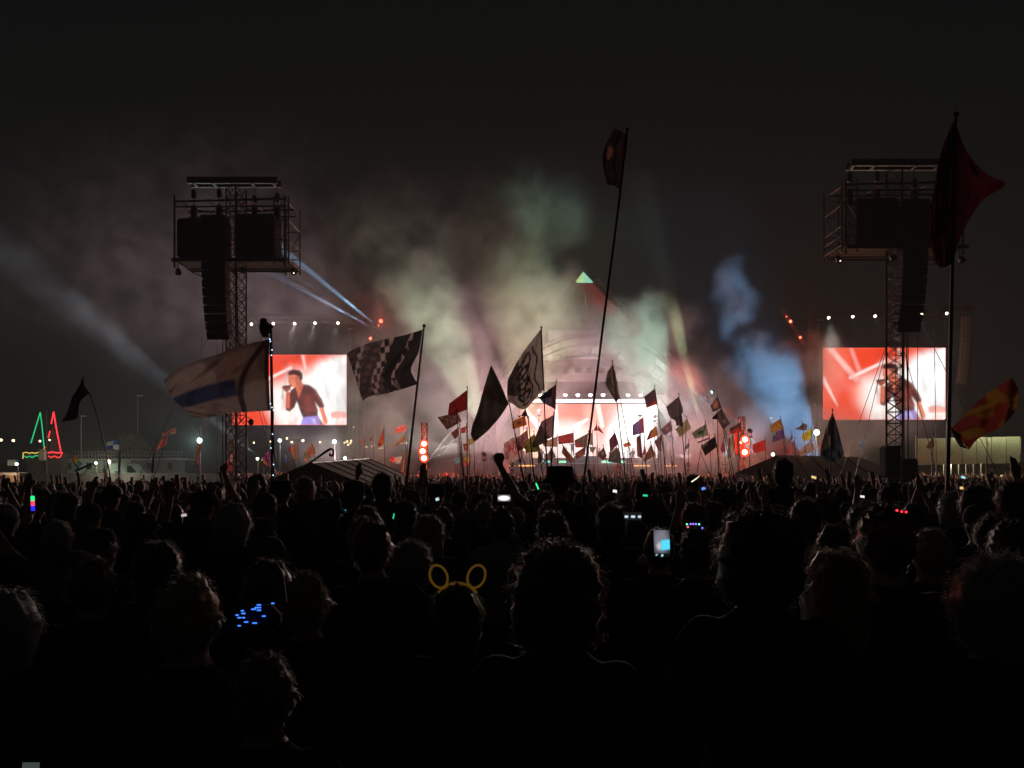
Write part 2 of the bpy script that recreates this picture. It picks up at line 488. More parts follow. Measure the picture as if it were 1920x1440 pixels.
for nm, pts in (('left_face', [(-HALF, HALF, 0), (-HALF, -HALF, 0)]), ('right_face', [(HALF, -HALF, 0), (HALF, HALF, 0)]), ('rear_face', [(HALF, HALF, 0), (-HALF, HALF, 0)])):
    k = .063
    a, b = Vector(pts[0]), Vector(pts[1])
    ap = Vector((0, 0, AZ))
    MB().add([a, b, ap + (b - ap) * k, ap + (a - ap) * k], [(0, 1, 2, 3)]).build('side_cladding', CLAD, stage)
# glowing tip: four glass panes in a frame
CAPG = {}
for k, (a, b, col) in enumerate((((-1, -1), (0, -1), (.62, .95, .40)), ((0, -1), (1, -1), (.36, .85, .62)), ((1, -1), (1, 1), (.4, .8, .7)), ((1, 1), (-1, 1), (.4, .8, .6)), ((-1, 1), (-1, -1), (.5, .8, .5)))):
    hw = HALF * .063
    MB().add([(a[0] * hw, a[1] * hw, CAPZ), (b[0] * hw, b[1] * hw, CAPZ), (0, 0, AZ)], [(0, 1, 2)]).build('tip_pane', glow('tip_glass_%d' % k, col, .75, True), stage)
MB().box((0, 0, CAPZ - .08), (2.7, 2.7, .1)).build('tip_frame', BLACK, stage)
# edge trusses of the front and the arch trusses of the opening
for sgn in (-1, 1):
    MB().truss(face_pt(sgn * HALF, 0) + Vector((sgn * .25, -.3, 0)), face_pt(sgn * half_at(CAPZ), CAPZ) + Vector((sgn * .25, -.3, 0)), .8, 26, .07, .035).build('edge_truss', STEEL, stage)
def arch(name, w, h, dy, r, m, nb=28):
    def pt(t, s):
        zz = s * h * math.sin(t)
        return Vector((-s * w * math.cos(t), -HALF * (1 - zz / AZ) * 0 + dy, zz))
    ts = [math.pi * (0.0 + i / nb) for i in range(nb + 1)]
    o_, i_ = [pt(t, 1.0) for t in ts], [pt(t, .93) for t in ts]
    b = MB().path(o_, r, 6).path(i_, r, 6)
    for k in range(nb):
        b.tube(o_[k], i_[k + 1], r * .5, 4, cap=False).tube(i_[k], o_[k], r * .5, 4, cap=False)
    return b.build(name, m, stage)
arch('arch_truss', 14.4, 17.6, -12.0, .09, STEEL)
arch('arch_truss', 13.7, 16.5, -10.0, .08, STEEL)
arch('arch_truss', 13.0, 15.5, -8.0, .08, STEEL)
# inner shell of the vault behind the arches
VAULT = mat('vault_lining', (0.28, 0.25, 0.28), 0.8, 0, 0.2, 0.25, 0.7)
nb = 24
for j in range(3):
    d0, d1 = -11.6 + 2.6 * j, -11.6 + 2.6 * (j + 1) - .05
    s0, s1 = 1.0 - .05 * j, 1.0 - .05 * (j + 1)
    for i in range(nb):
        t0, t1 = math.pi * i / nb + .004, math.pi * (i + 1) / nb - .004
        q = [Vector((-14.0 * s * math.cos(t), d, 17.2 * s * math.sin(t))) for s, d, t in ((s0, d0, t0), (s0, d0, t1), (s1, d1, t1), (s1, d1, t0))]
        n = Vector((0, 0.15, 0.25))
        MB().add(q + [v + n for v in q], [(0, 1, 2, 3), (7, 6, 5, 4), (0, 4, 5, 1), (1, 5, 6, 2), (2, 6, 7, 3), (3, 7, 4, 0)]).build('vault_panel', VAULT, stage)
# header fascia with a row of square fixtures
zf0, zf1 = 12.6, 15.3
MB().box((0, -7.2, (zf0 + zf1) / 2), (15.5, .3, zf1 - zf0)).build('header_fascia', VAULT, stage)
for i in range(11):
    x = -7.0 + 1.4 * i
    MB().bbox((x, -7.6, 13.9 - .012 * x * x), (.62, .5, .62), .05).build('square_fixture', CABINET, stage)
MB().box((0, -6.9, 11.9), (19, .2, 1.5)).build('dark_border', SCRIM, stage)
# deck, wings, back wall
DECK = 2.9
MB().box((0, -3, DECK / 2), (27, 17, DECK)).build('deck', BLACK, stage)
MB().box((0, 2.9, 7.8), (30, .2, 15.6)).build('back_drape', SCRIM, stage)
for sgn in (-1, 1):
    MB().box((sgn * 11.2, -3, 7.5), (.3, 11, 8.2)).build('wing_drape', SCRIM, stage)
bs = P(1104, 808, SD + .2) - Vector(stage.location)
BW, BH = 257 * PX(SD + .2), 101 * PX(SD + .2)
sheet('led_wall', flat_grid(Vector((bs.x, 0.2, bs.z)), BW, BH, 150, 60), BACKSCREEN, stage, backdrop_picture(150, 60), smooth=False)
MB().box((bs.x, -.3, bs.z + BH / 2 + .35), (BW, .25, .42)).build('light_bar', glow('light_bar', (1, .93, .9), 2.2, True), stage)
WHITE_LENS = glow('lens_white', (1, .95, .92), 14)
AMBER = glow('lens_amber', (1, .5, .16), 6)
for i in range(11):
    x = -7.6 + 1.6 * i + bs.x - .3
    zz = bs.z + BH / 2 + 1.1
    h = MB().bbox((x, -.7, zz + .35), (.34, .34, .3), .04).tube((x, -.7, zz + .5), (x, -.7, zz + 1.2), .05)
    f = h.build('moving_head', CABINET, stage)
    MB().ball((x, -.85, zz), .24, 10, 6).build('lens', WHITE_LENS, f)
MB().truss((-10, -.7, bs.z + BH / 2 + 2.5), (10.5, -.7, bs.z + BH / 2 + 2.5), .5, 30, .05, .02, up=(0, 0, 1)).build('lighting_truss', BLACK, stage)
for i in range(8):
    x = -7.2 + 2.05 * i + random.uniform(-.3, .3)
    f = MB().lathe([(.1, 0), (.2, .05), (.22, .4)], (x, -3.2, bs.z + BH / 2 + 2.4), (0, 1, .3), 8).build('par_can', CABINET, stage)
    MB().lathe([(.005, 0), (.19, 0), (.2, .03)], (x, -3.26, bs.z + BH / 2 + 2.38), (0, 1, .3), 8).build('lens', AMBER, f)
for x0, x1 in ((-10.6, -8.8), (-8.4, -6.6), (4.6, 6.4), (8.0, 9.4)):
    MB().box(((x0 + x1) / 2, -11.56, DECK - .25), (x1 - x0, .08, .16)).build('step_light', glow('step_amber', (1, .45, .12), 2.0), stage)
# band gear on the deck
for x, y, w, h in ((-7.5, -4, 1.6, 1.5), (-4.5, -2, 1.2, 1.2), (0.2, -1.5, 3.0, .9), (3.6, -3, 1.4, 1.4), (7.6, -4, 1.8, 1.3)):
    MB().bbox((x, y, DECK + h / 2), (w, .9, h), .06).build('backline_case', CABINET, stage)
for x, col, nm in ((-5.2, (.1, .9, .8), 'cyan'), (-3.3, (.25, 1, .6), 'green'), (1.6, (.2, 1, .5), 'green'), (2.2, (.1, .8, 1), 'cyan'), (3.5, (.2, 1, .5), 'green')):
    MB().bbox((x, -9.5, DECK + .2), (.8, .3, .22), .04).build('footlight', glow('foot_' + nm, col, 2.5), stage)
# lamps inside the stage
SL = Vector(stage.location)
def sl(x, y, z): return (x, y, z)
lamp('stage_wash', 'POINT', sl(2, -6, 9.5), 11000, (1, .76, .8), 1.2, parent=stage)
lamp('vault_wash', 'SPOT', sl(-6.5, -10.5, 4.2), 10000, (.85, 1, .45), .3, (-3.5, -10, 16), 60, .9, stage)
lamp('vault_wash', 'SPOT', sl(7.5, -10.5, 4.2), 12000, (.6, 1, .72), .3, (5, -10.2, 16), 60, .9, stage)

# ------------------------------------------------------------------ delay towers
def delay_tower(px, d, s, label):
    """s = -1: speakers hang left of the mast, cage right; s = 1: the mirror image"""
    base = gz(d)
    t = empty('delay_tower', ((px - 960) * PX(d), d, base), label, 'tower', 'delay towers')
    H = lambda z: z - base
    rot = R(28)
    up = (math.sin(rot), math.cos(rot), 0)
    MB().truss((0, 0, 0), (0, 0, H(17.2)), .76, 30, .045, .022, up=up).build('mast', BLACK, t)
    MB().tube((s * .62, .2, 0), (s * .62, .2, H(13.0)), .03).tube((s * .86, .25, 0), (s * .86, .25, H(13.0)), .03).build('cable_pipe', BLACK, t)
    lad = MB()
    for sx in (-.2, .2): lad.tube((s * .45 + sx * .6, .5, 0), (s * .45 + sx * .6, .5, H(16.5)), .02, 4)
    for k in range(50): lad.tube((s * .45 - .12, .5, .35 * k + .2), (s * .45 + .12, .5, .35 * k + .2), .012, 4, cap=False)
    lad.build('ladder', BLACK, t)
    tilt = .12
    for y in (-.3, .3):
        MB().box((s * .1, y, H(17.6)), (5.1, .16, .36)).build('head_beam', BLACK, t)
    for x in (-2.3, -1.2, 1.0, 2.2):
        MB().box((x, 0, H(17.5)), (.14, .7, .2)).build('cross_beam', BLACK, t)
    # hoist motors on chains
    for k, (x, z) in enumerate(((-2.4, 16.9), (-.95, 16.95), (1.05, 16.6), (2.35, 16.7))):
        m = MB().bbox((x, 0, H(z)), (.24, .3, .5), .05).build('hoist', BLACK, t)
        MB().tube((x, 0, H(z) + .2), (x, 0, H(17.4)), .02).tube((x, 0, H(z) - .2), (x, 0, H(15.6)), .025).build('chain', BLACK, m)
        MB().bbox((x, 0, H(15.9)), (.28, .34, .75), .05).build('chain_bag', SCRIM, m)
    # upper rail frame
    fr = MB()
    for y in (-.9, .9):
        fr.tube((-3.1, y, H(16.2)), (3.15, y, H(16.35)), .06).tube((-3.1, y, H(15.9)), (3.15, y, H(15.95)), .045)
    for x in (-3.1, -1.2, 1.2, 3.15):
        fr.tube((x, -.9, H(16.2)), (x, .9, H(16.3)), .04)
    fr.build('rail_frame', BLACK, t)
    # padded black wind walls left and right of the mast
    for x0, x1, z0, z1 in ((-3.0, -.42, 13.1, 15.3), (.2, 2.45, 13.05, 15.55)):
        x0, x1 = (x0, x1) if s < 0 else (-x1, -x0)
        MB().bbox(((x0 + x1) / 2, -.2, H((z0 + z1) / 2)), (x1 - x0, 1.5, z1 - z0), .14).build('scrim_wall', SCRIM, t)
    # open scaffold cage on the outer side, and the platform
    cg = MB()
    xa, xb = -s * 2.5, -s * 3.3
    for x in (xa, xb):
        for y in (-1.1, 1.1):
            cg.tube((x, y, H(12.6)), (x, y, H(16.4)), .04)
    for z in (13.0, 13.5, 14.0, 15.1):
        cg.tube((xa, -1.1, H(z)), (xb, -1.1, H(z)), .03).tube((xb, -1.1, H(z)), (xb, 1.1, H(z)), .03).tube((xa, 1.1, H(z)), (xb, 1.1, H(z)), .03)
    cg.tube((xa, -1.1, H(13.1)), (xb, -1.1, H(15)), .022).tube((xb, -1.1, H(13.1)), (xb, 1.1, H(15)), .022)
    for k in range(8): cg.tube((xa + (xb - xa) * k / 7, -1.1, H(13.0)), (xa + (xb - xa) * k / 7, -1.1, H(13.5)), .014, 4)
    cg.build('scaffold_cage', BLACK, t)
    for x in (-3.05, 3.05):
        MB().tube((x, -1.0, H(12.5)), (x, -1.0, H(16.5)), .055).build('corner_post', BLACK, t)
    for k in range(9):
        y = -1.15 + .29 * k
        MB().box((0, y, H(12.95)), (6.3, .2, .06)).build('platform_plank', mat('scaffold_plank', (.12, .07, .05), .8, 0, .2, .3, 6), t)
    MB().tube((-3.1, -1.2, H(12.85)), (3.2, -1.2, H(12.85)), .08).tube((-3.1, 1.2, H(12.85)), (3.2, 1.2, H(12.85)), .06).build('platform_edge', BLACK, t)
    # hanging line array: cabinets fan out towards the bottom
    hang = MB().box((0, 0, .12), (1.3, .9, .12)).tube((-.5, 0, .1), (0, 0, .7), .02).tube((.5, 0, .1), (0, 0, .7), .02).build('line_array', BLACK, t)
    hang.location = (-.78 if s < 0 else .42, -1.0, H(15.1))
    z, y, a = 0.0, 0.0, 0.0
    n = 14
    cab_me = MB().bbox((0, 0, -.235), (1.38, .8, .44), .05).mesh('cabinet')
    cab_me.materials.append(CABINET)
    for k in range(n):
        o = link('cabinet', cab_me, None, hang)
        o.location = (0, y, z); o.rotation_euler = (a, 0, 0); o.scale = (1 - .008 * k, 1, 1)
        z -= .465 * math.cos(a); y -= .465 * math.sin(a) * -1
        a += .0042 * k
    # stays
    for a_, b_ in (((s * .7, -1, H(8.6)), (s * .65, -1, 0)), ((s * 1.55, -1, H(8.65)), (s * 1.6, -1.2, 0)), ((0, 0, H(9.6)), (-s * 3.3, -1.5, 0)), ((0, 0, H(9.2)), (-s * 2.5, 2.5, 0)), ((0, 0, H(9.6)), (s * 4.0, 2.0, 0)), ((0, 0, H(12)), (s * 6.0, -1, 0))):
        MB().tube(a_, b_, .016, 4).build('guy_wire', BLACK, t)
    for a_, b_, sag in (((-2.6, -1, H(16.1)), (-.3, -.4, H(16.0)), .35), ((.3, -.4, H(16.3)), (2.9, -1, H(16.0)), .45), ((-s * 3.2, -1.1, H(15.6)), (-s * .4, -.4, H(12.9)), .5), ((s * 2.9, -1.1, H(13.0)), (s * .5, -.4, H(12.4)), .6), ((.2, -.5, H(12.6)), (.45, -.6, H(4)), .1)):
        a_, b_ = Vector(a_), Vector(b_)
        MB().path([a_.lerp(b_, k / 9) - Vector((0, 0, sag * 4 * (k / 9) * (1 - k / 9))) for k in range(10)], .028, 5).build('cable', BLACK, t)
    # small work lamps
    for x, z, on in ((-s * 3.55, 12.3, 1), (-s * .75, 12.4, 0), (s * 2.8, 12.3, 0)):
        f = MB().tube((x, -1.1, H(12.8)), (x, -1.1, H(z)), .02).lathe([(.06, 0), (.14, .1), (.17, .34)], (x, -1.1, H(z) + .1), (.3, -.6, -1), 9).build('work_lamp', BLACK, t)
        if on: MB().ball((x + .09, -1.27, H(z) - .16), .05, 6, 4).build('bulb', glow('lens_dim', (1, .85, .6), 2.2), f)
    return t
T1 = delay_tower(443, 42, -1, 'tall black delay tower with hanging loudspeakers behind the white and blue striped flag')
T2 = delay_tower(1677, 39.5, 1, 'tall black delay tower with hanging loudspeakers behind the big dark red flag')
# the lamp on a bracket low on the left mast
def bracket_lamp():
    t = empty('bracket_lamp', P(462, 790, 41.6), 'round lamp on an arm fixed to the mast by the left video screen', 'lamp')
    MB().tube((-.1, 0, 0), (.25, -.1, 0), .025).path([(.05, 0, .2), (.2, -.1, .22), (.28, -.1, .1)], .02).build('arm', BLACK, t)
    MB().ball((.3, -.1, -.05), .16, 10, 7, (1, 1, 1.2)).build('shade', BLACK, t)
bracket_lamp()
# flight cases and speakers piled at the foot of the right tower
for i, (x0, x1, y0, y1, lab) in enumerate(((1653, 1684, 836, 900, 'tall black speaker stack standing at the foot of a delay tower'), (1684, 1716, 860, 905, 'low black flight case with rounded lid beside the speaker stack'))):
    d = 36.0
    a, b = P(x0, y1, d), P(x1, y0, d)
    t = empty('equipment_case', ((a.x + b.x) / 2, d, gz(d)), lab, 'case')
    h = b.z - gz(d)
    MB().bbox((0, 0, h * .28), (b.x - a.x, .8, h * .555), .08).build('lower_case', SCRIM, t)
    MB().bbox((0.02, 0, h * .78), ((b.x - a.x) * .93, .74, h * .435), .1).build('upper_case', SCRIM, t)
    MB().box((0, -.41, h * .56), ((b.x - a.x) * .8, .03, .06)).build('latch_rail', STEEL, t)

# ------------------------------------------------------------------ far line array and its tower right of the screen
d = 84
t = empty('line_array_speaker', (P(1808, 592, d).x, d, gz(d)), 'curved column of stage loudspeakers hanging beside the video screen', 'loudspeaker')
cab_me = MB().bbox((0, 0, 0), (.95, .6, .46), .05).mesh('far_cabinet'); cab_me.materials.append(mat('stage_lit_cabinet', (.14, .11, .11), .6))  # lighter pinkish cabinet colour stands for stage light falling on them
for k in range(16):
    u = k / 15
    p = P(1811 - 9 * u ** 1.8, 598 + 118 * u, d) - Vector(t.location)
    o = link('cabinet', cab_me, None, t); o.location = p; o.rotation_euler = (.02 * k, .012 * k, 0)
    MB().box((p.x - .2, -.34, p.z), (.16, .03, .3)).build('grille', mat('pale_grille', (.25, .22, .2), .5, .2, .5), o).matrix_parent_inverse = Matrix.Translation(-p)
z1 = P(0, 585, d).z - gz(d)
MB().truss((.9, 1.2, 0), (.9, 1.2, z1 + 1), .8, 20, .06, .03).build('support_tower', BLACK, t)
MB().box((.3, .6, z1 + .6), (1.6, 1.6, .2)).build('top_arm', BLACK, t)

# ------------------------------------------------------------------ red lamps of the stage wings
RED_HALO = glow('halo_ring_red', (1, .05, .02), 1.6)  # glow colour of the halo rings
REDW = glow('lens_red_hot', (1, .42, .3), 5)
def red_column(pts, d, label, kw, board=False):
    ps = [P(x, y, d) for x, y in pts]
    c = sum(ps, Vector()) / len(ps)
    t = empty('lamp_column', (c.x, d + .6, gz(d)), label, 'stage light', 'red lamp columns beside the stage')
    o = Vector(t.location)
    MB().truss((0, 0, 0), (0, 0, c.z - o.z + 2.6), .5, 10, .05, .025).build('stand', BLACK, t)
    if board: MB().bbox((-.1, .45, c.z - o.z + .2), (.9, .3, 2.4), .08).build('backing_board', mat('red_board', (.22, .05, .04), .7), t)
    for p, r in zip(ps, kw):
        q = p - o
        f = MB().lathe([(r * .5, .4), (r * 1.02, .2), (r * 1.05, 0)], (q.x, q.y, q.z), (0, 1, 0), 14).build('lamp_head', CABINET, t)
        MB().ball((q.x, q.y, q.z), r * .8, 14, 8, (1, .3, 1)).build('lens', REDW, f)
        MB().lathe([(r * .7, .05), (r * 1.3, -.06), (r * 1.34, .02)], (q.x, q.y, q.z), (0, 1, 0), 14).build('rim', RED_HALO, f)  # glowing ring stands in for the red halo around the lamp
        lamp('red_light', 'POINT', (q.x, q.y - .7, q.z), RED_W * r / .45, (1, .07, .025), .35, parent=t)
    return t
RED_W = 2800
red_column([(795, 832), (792.5, 846), (795, 859)], 68, 'column of three glowing red lamps by the long pole of the checked flag', (.31, .32, .32))
red_column([(1397, 824), (1389.5, 829.5), (1396.5, 848)], 68, 'column of glowing red lamps behind the plain red flag', (.33, .15, .33), True)
def red_boom(pts, d, label):
    a, b = P(*pts[0], d), P(*pts[-1], d)
    t = empty('lamp_boom', (b.x, d, gz(d)), label, 'stage light', 'red lamps on slanting booms')
    o = Vector(t.location)
    q0, q1 = a - o, b - o
    dv = (q1 - q0) * .35
    MB().truss(q0 - dv, q1 + dv, .3, 8, .03, .015).build('boom', BLACK, t)
    MB().tube(q1 + dv, (q1.x + dv.x, 0, 0), .06).build('post', BLACK, t)
    for x, y, r in [(p[0], p[1], p[2]) for p in pts3]:
        q = P(x, y, d) - o
        f = MB().bbox((q.x, .1, q.z), (.3, .3, .3), .06).build('lamp_head', CABINET, t)
        MB().ball((q.x, -.12, q.z), r, 8, 6).build('lens', glow('lens_red_small', (1, .12, .06), 7), f)
        lamp('red_light', 'POINT', (q.x, -.6, q.z), 110 * r / .2, (1, .08, .04), .2, parent=t)
pts3 = [(714.5, 602.5, .22), (709, 611, .13), (695, 635, .17)]
red_boom([(717, 598), (692, 640)], 86, 'slanting boom with red lamps rising behind the checked flag')
pts3 = [(1481.5, 603, .17), (1499.5, 633, .14), (1474, 594, .06)]
red_boom([(1473, 592), (1502, 637)], 86, 'slanting boom with red lamps beside the video screen crossed by a mast')
# ------------------------------------------------------------------ tents
TENT = mat('tent_canvas', (.13, .105, .085), .85, 0, .2, .25, 1.2)
TENT_D = mat('tent_canvas_dark', (.06, .055, .05), .9, 0, .1, .25, 1.2)
def quad_thick(a, b, c, d_, off):
    off = Vector(off); q = [Vector(a), Vector(b), Vector(c), Vector(d_)]
    return MB().add(q + [p + off for p in q], [(0, 1, 2, 3), (7, 6, 5, 4), (0, 4, 5, 1), (1, 5, 6, 2), (2, 6, 7, 3), (3, 7, 4, 0)])
# striped gable tent (mixing position) left of the middle
rf, rb = P(583, 868, 38), P(692, 860, 47)
ef, eb = P(678, 908, 38), P(757, 889, 47)
lf, lb = P(486, 910, 38), P(612, 889, 47)
t = empty('gable_tent', (rf.x, rf.y, gz(38)), 'low gable tent with striped roof in front of the left video screen', 'tent')
o = Vector(t.location)
rf, rb, ef, eb, lf, lb = [p - o for p in (rf, rb, ef, eb, lf, lb)]
for i in range(6):
    u0, u1 = i / 6 + .008, (i + 1) / 6 - .008
    f = quad_thick(rf.lerp(rb, u0), rf.lerp(rb, u1), ef.lerp(eb, u1), ef.lerp(eb, u0), (0, 0, -.04)).build('roof_panel', TENT, t)
    g = quad_thick(lf.lerp(lb, u0), lf.lerp(lb, u1), rf.lerp(rb, u1), rf.lerp(rb, u0), (0, 0, -.04)).build('roof_panel', TENT, t)
for i in range(7):
    a, b = rf.lerp(rb, i / 6), ef.lerp(eb, i / 6)
    MB().tube(a + Vector((0, 0, .015)), b + Vector((0, 0, .015)), .026, 6).build('seam', mat('tent_seam', (.11, .095, .08), .9), t)
MB().add([rf, ef, Vector((ef.x, 0, 0)), Vector((lf.x, 0, 0)), lf], [(0, 1, 2, 3, 4)]).build('gable_wall', TENT_D, t)
quad_thick(ef, eb, Vector((eb.x, eb.y, 0)), Vector((ef.x, ef.y, 0)), (-.03, 0, 0)).build('side_wall', TENT_D, t)
MB().tube(rf, rb, .05).tube(rf, ef, .05).tube(rf, lf, .05).build('frame_pipe', BLACK, t)
# hip roofed tent at the right
t = empty('hip_tent', (P(1520, 0, 46).x, 46, gz(46)), 'dark hip roofed tent in front of the red lamps, under the yellow flags', 'tent')
o = Vector(t.location)
r0, r1 = P(1458, 853, 49) - o, P(1612, 857, 49) - o
e0, e1 = P(1380, 886, 45) - o, P(1476, 899, 43) - o
e2, e3 = P(1680, 893, 43) - o, P(1668, 876, 52) - o
e4 = P(1440, 876, 53) - o
TB = mat('tent_canvas_front_lit', (.7, .62, .48), .85, 0, .2, .25, 1.2)  # front slope coloured paler than the others in place of light on it
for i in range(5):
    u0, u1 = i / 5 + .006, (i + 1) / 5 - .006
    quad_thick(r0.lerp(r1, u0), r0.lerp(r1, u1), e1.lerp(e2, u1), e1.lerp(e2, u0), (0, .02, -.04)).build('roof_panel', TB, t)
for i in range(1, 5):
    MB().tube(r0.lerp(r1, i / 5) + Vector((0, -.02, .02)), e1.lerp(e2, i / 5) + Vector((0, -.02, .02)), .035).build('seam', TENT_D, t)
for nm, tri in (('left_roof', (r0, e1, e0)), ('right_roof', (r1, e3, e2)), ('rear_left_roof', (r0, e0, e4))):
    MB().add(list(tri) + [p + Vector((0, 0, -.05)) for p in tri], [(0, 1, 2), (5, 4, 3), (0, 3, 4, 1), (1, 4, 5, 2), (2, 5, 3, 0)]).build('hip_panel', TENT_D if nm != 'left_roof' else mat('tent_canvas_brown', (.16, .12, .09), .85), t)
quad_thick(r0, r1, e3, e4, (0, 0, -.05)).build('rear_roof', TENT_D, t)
for p in (e0, e1, e2, e3, e4):
    MB().tube((p.x, p.y, 0), p, .06).build('leg', BLACK, t)
for i in range(9):                    # scalloped pale valance along the left eave
    a, b = e0.lerp(e1, i / 9), e0.lerp(e1, (i + .92) / 9)
    MB().add([a, b, b + Vector((0, 0, -.28)), (a + b) / 2 + Vector((0, 0, -.36)), a + Vector((0, 0, -.28))], [(0, 1, 2, 3, 4)]).build('valance', mat('pale_valance', (.6, .5, .46), .8), t)
# lit awning at the far right
AWN = cloth_mat('awning_cloth', .55)
t = empty('awning', (P(1810, 0, 58).x, 58, gz(58)), 'pale lit awning on a scaffold frame behind the yellow and red flag', 'awning')
o = Vector(t.location)
n = 7
for i in range(n):
    u0, u1 = i / n + .002, (i + 1) / n - .002
    x0, x1 = 1718 + (1915 - 1718) * u0, 1718 + (1915 - 1718) * u1
    U, V = np.meshgrid(np.linspace(0, 1, 6), np.linspace(0, 1, 9))
    pts = np.zeros(U.shape + (3,))
    for a in range(U.shape[0]):
        for b in range(U.shape[1]):
            x = x0 + (x1 - x0) * U[a, b]; v = V[a, b]
            p = P(x, 818 + 50 * v - 5 * math.sin(v * 3.1) + 4 * (1 - u0), 62 - 6 * v) - o
            pts[a, b] = p
    sheet('roof_panel', pts, AWN, t, np.full(pts.shape, (.62, .62, .5)))
for x, y0 in ((1718, 868), (1776, 868), (1850, 868), (1913, 866)):
    a = P(x, y0, 56) - o
    MB().tube((a.x, a.y, 0), a, .06).build('leg', BLACK, t)
    b = P(x, 818, 62) - o
    MB().tube(a, b, .04).tube((b.x, b.y, 0), b, .06).build('rafter', BLACK, t)
sc_ = MB()
for k in range(7):
    x = 1755 + 14 * k
    a, b = P(x, 845, 64) - o, P(x, 890, 64) - o
    sc_.tube(a, b, .035, 5)
for y in (846, 857, 869):
    sc_.tube(P(1752, y, 64) - o, P(1842, y - 1, 64) - o, .035, 5)
for k in range(6): sc_.tube(P(1755 + 14 * k, 846, 64) - o, P(1769 + 14 * k, 869, 64) - o, .02, 4)
sc_.build('scaffold', STEEL, t)
MB().bbox(P(1836, 858, 63) - o, (1.1, .5, .6), .05).build('red_case', mat('red_case', (.6, .05, .06), .6), t)
f = MB().lathe([(.05, 0), (.16, .06), (.18, .3)], P(1727, 851, 61) - o, (.7, .6, .3), 9).build('work_light', BLACK, t)
MB().ball(P(1727, 851, 60.8) - o, .11, 8, 6).build('bulb', glow('lens_warm', (1, .86, .58), 9), f)
lamp('awning_light', 'POINT', P(1800, 868, 63) - o, 420, (.9, .95, .55), .4, parent=t)
lamp('awning_light', 'POINT', P(1870, 866, 63) - o, 300, (.9, .95, .5), .4, parent=t)
# curled ornamental pole before the gable tent
t = empty('curled_pole', P(540, 897, 37), 'slanting pole with curled tip standing over the gable tent', 'pole')
o = Vector(t.location)
pts = [P(530, 906, 37) - o, P(560, 882, 37) - o, P(590, 862, 37) - o, P(612, 846, 37) - o, P(621, 841, 37) - o, P(625, 845, 37) - o, P(625.5, 851, 37) - o, P(622, 855, 37) - o, P(618.5, 853.5, 37) - o, P(619, 850, 37) - o]
MB().path(pts, [.05] * 3 + [.07] * 2 + [.06] * 5, 7).build('curl', BLACK, t, True)
MB().tube(pts[0], (pts[0].x - .3, 0, gz(37) - o.z), .05).build('foot', BLACK, t)

# ------------------------------------------------------------------ compound at the left: platform, hoarding, van, boat of rope light
d = 96
MINT = mat('mint_panel', (.42, .62, .54), .6, 0, .3, .15, 1)
GREYP = mat('grey_panel', (.22, .23, .23), .7, 0, .3, .2, 1)
t = empty('viewing_platform', (P(240, 0, d).x, d, gz(d)), 'long two storey cabin block with roof terrace railing behind the far crowd', 'building')
o = Vector(t.location)
def rbox(x0, x1, y0, y1, dd, th, name, m, par=None):
    a, b = P(x0, y1, dd) - o, P(x1, y0, dd) - o
    return MB().box(((a.x + b.x) / 2, dd - d + th / 2, (a.z + b.z) / 2), (b.x - a.x, th, b.z - a.z)).build(name, m, par or t)
for i in range(9):
    x0 = 118 + 25.4 * i
    rbox(x0, x0 + 25, 863, 900, d + 1, .12, 'wall_panel', MINT if i in (1, 2, 4) else GREYP)
rbox(112, 350, 860.6, 862.6, d - .2, 3.0, 'terrace_edge', mat('pale_trim', (.6, .62, .58), .6))
for i in range(6):
    x0 = 124 + 38 * i
    w = rbox(x0, x0 + 9, 868, 880, d + .85, .1, 'window', mat('dark_glass', (.02, .025, .03), .1, 0, .6))
rl = MB()
for i in range(34):
    p = P(135 + 6.2 * i, 861, d) - o
    rl_p = MB().tube((p.x, 0, p.z), (p.x, 0, p.z + 1.05), .03, 5).build('baluster', STEEL, t)
for y in (846.5, 853.5):
    MB().tube(P(133, y, d) - o, P(343, y, d) - o, .035).build('handrail', STEEL, t)
rbox(312, 345, 859, 861, d - 1.6, 1.2, 'lit_ledge', mat('pale_trim', (.6, .62, .58), .6))
# van
t = empty('parked_van', (P(247, 0, 90).x, 90, gz(90)), 'pale green lit van with sloping windscreen parked beside the cabin block', 'van')
o = Vector(t.location); d0 = d; d = 90
z0, z1 = .45, P(0, 869, 90).z - o.z
prof = [(-2.4, z0), (-2.4, z1), (-.2, z1), (.5, z1 - .15), (1.25, z1 * .62), (1.9, z1 * .52), (2.0, z0)]
vs_ = [(x, y, z) for y in (-.9, .9) for x, z in prof]; n = len(prof)
MB().add(vs_, [tuple(range(n)), tuple(range(2 * n - 1, n - 1, -1))] + [(i, n + i, n + (i + 1) % n, (i + 1) % n) for i in range(n)]).build('body', MINT, t)
MB().add([(-.1, -.92, z1 - .25), (.42, -.92, z1 - .3), (1.1, -.92, z1 * .62), (-.1, -.92, z1 * .62)], [(0, 1, 2, 3)]).build('side_window', mat('dark_glass', (.02, .025, .03), .1, 0, .6), t)
MB().box((-1.2, -.915, z1 * .6), (.7, .02, .5)).build('logo_panel', mat('van_mark', (.06, .12, .1), .6), t)
for x in (-1.6, 1.3):
    w = MB().lathe([(.36, 0), (.36, .22)], (x, -.95, .36), (0, 1, 0), 16).build('wheel', mat('tyre', (.02, .02, .02), .9), t)
    MB().lathe([(.2, -.01), (.18, .02)], (x, -.95, .36), (0, 1, 0), 12).build('rim', STEEL, w)
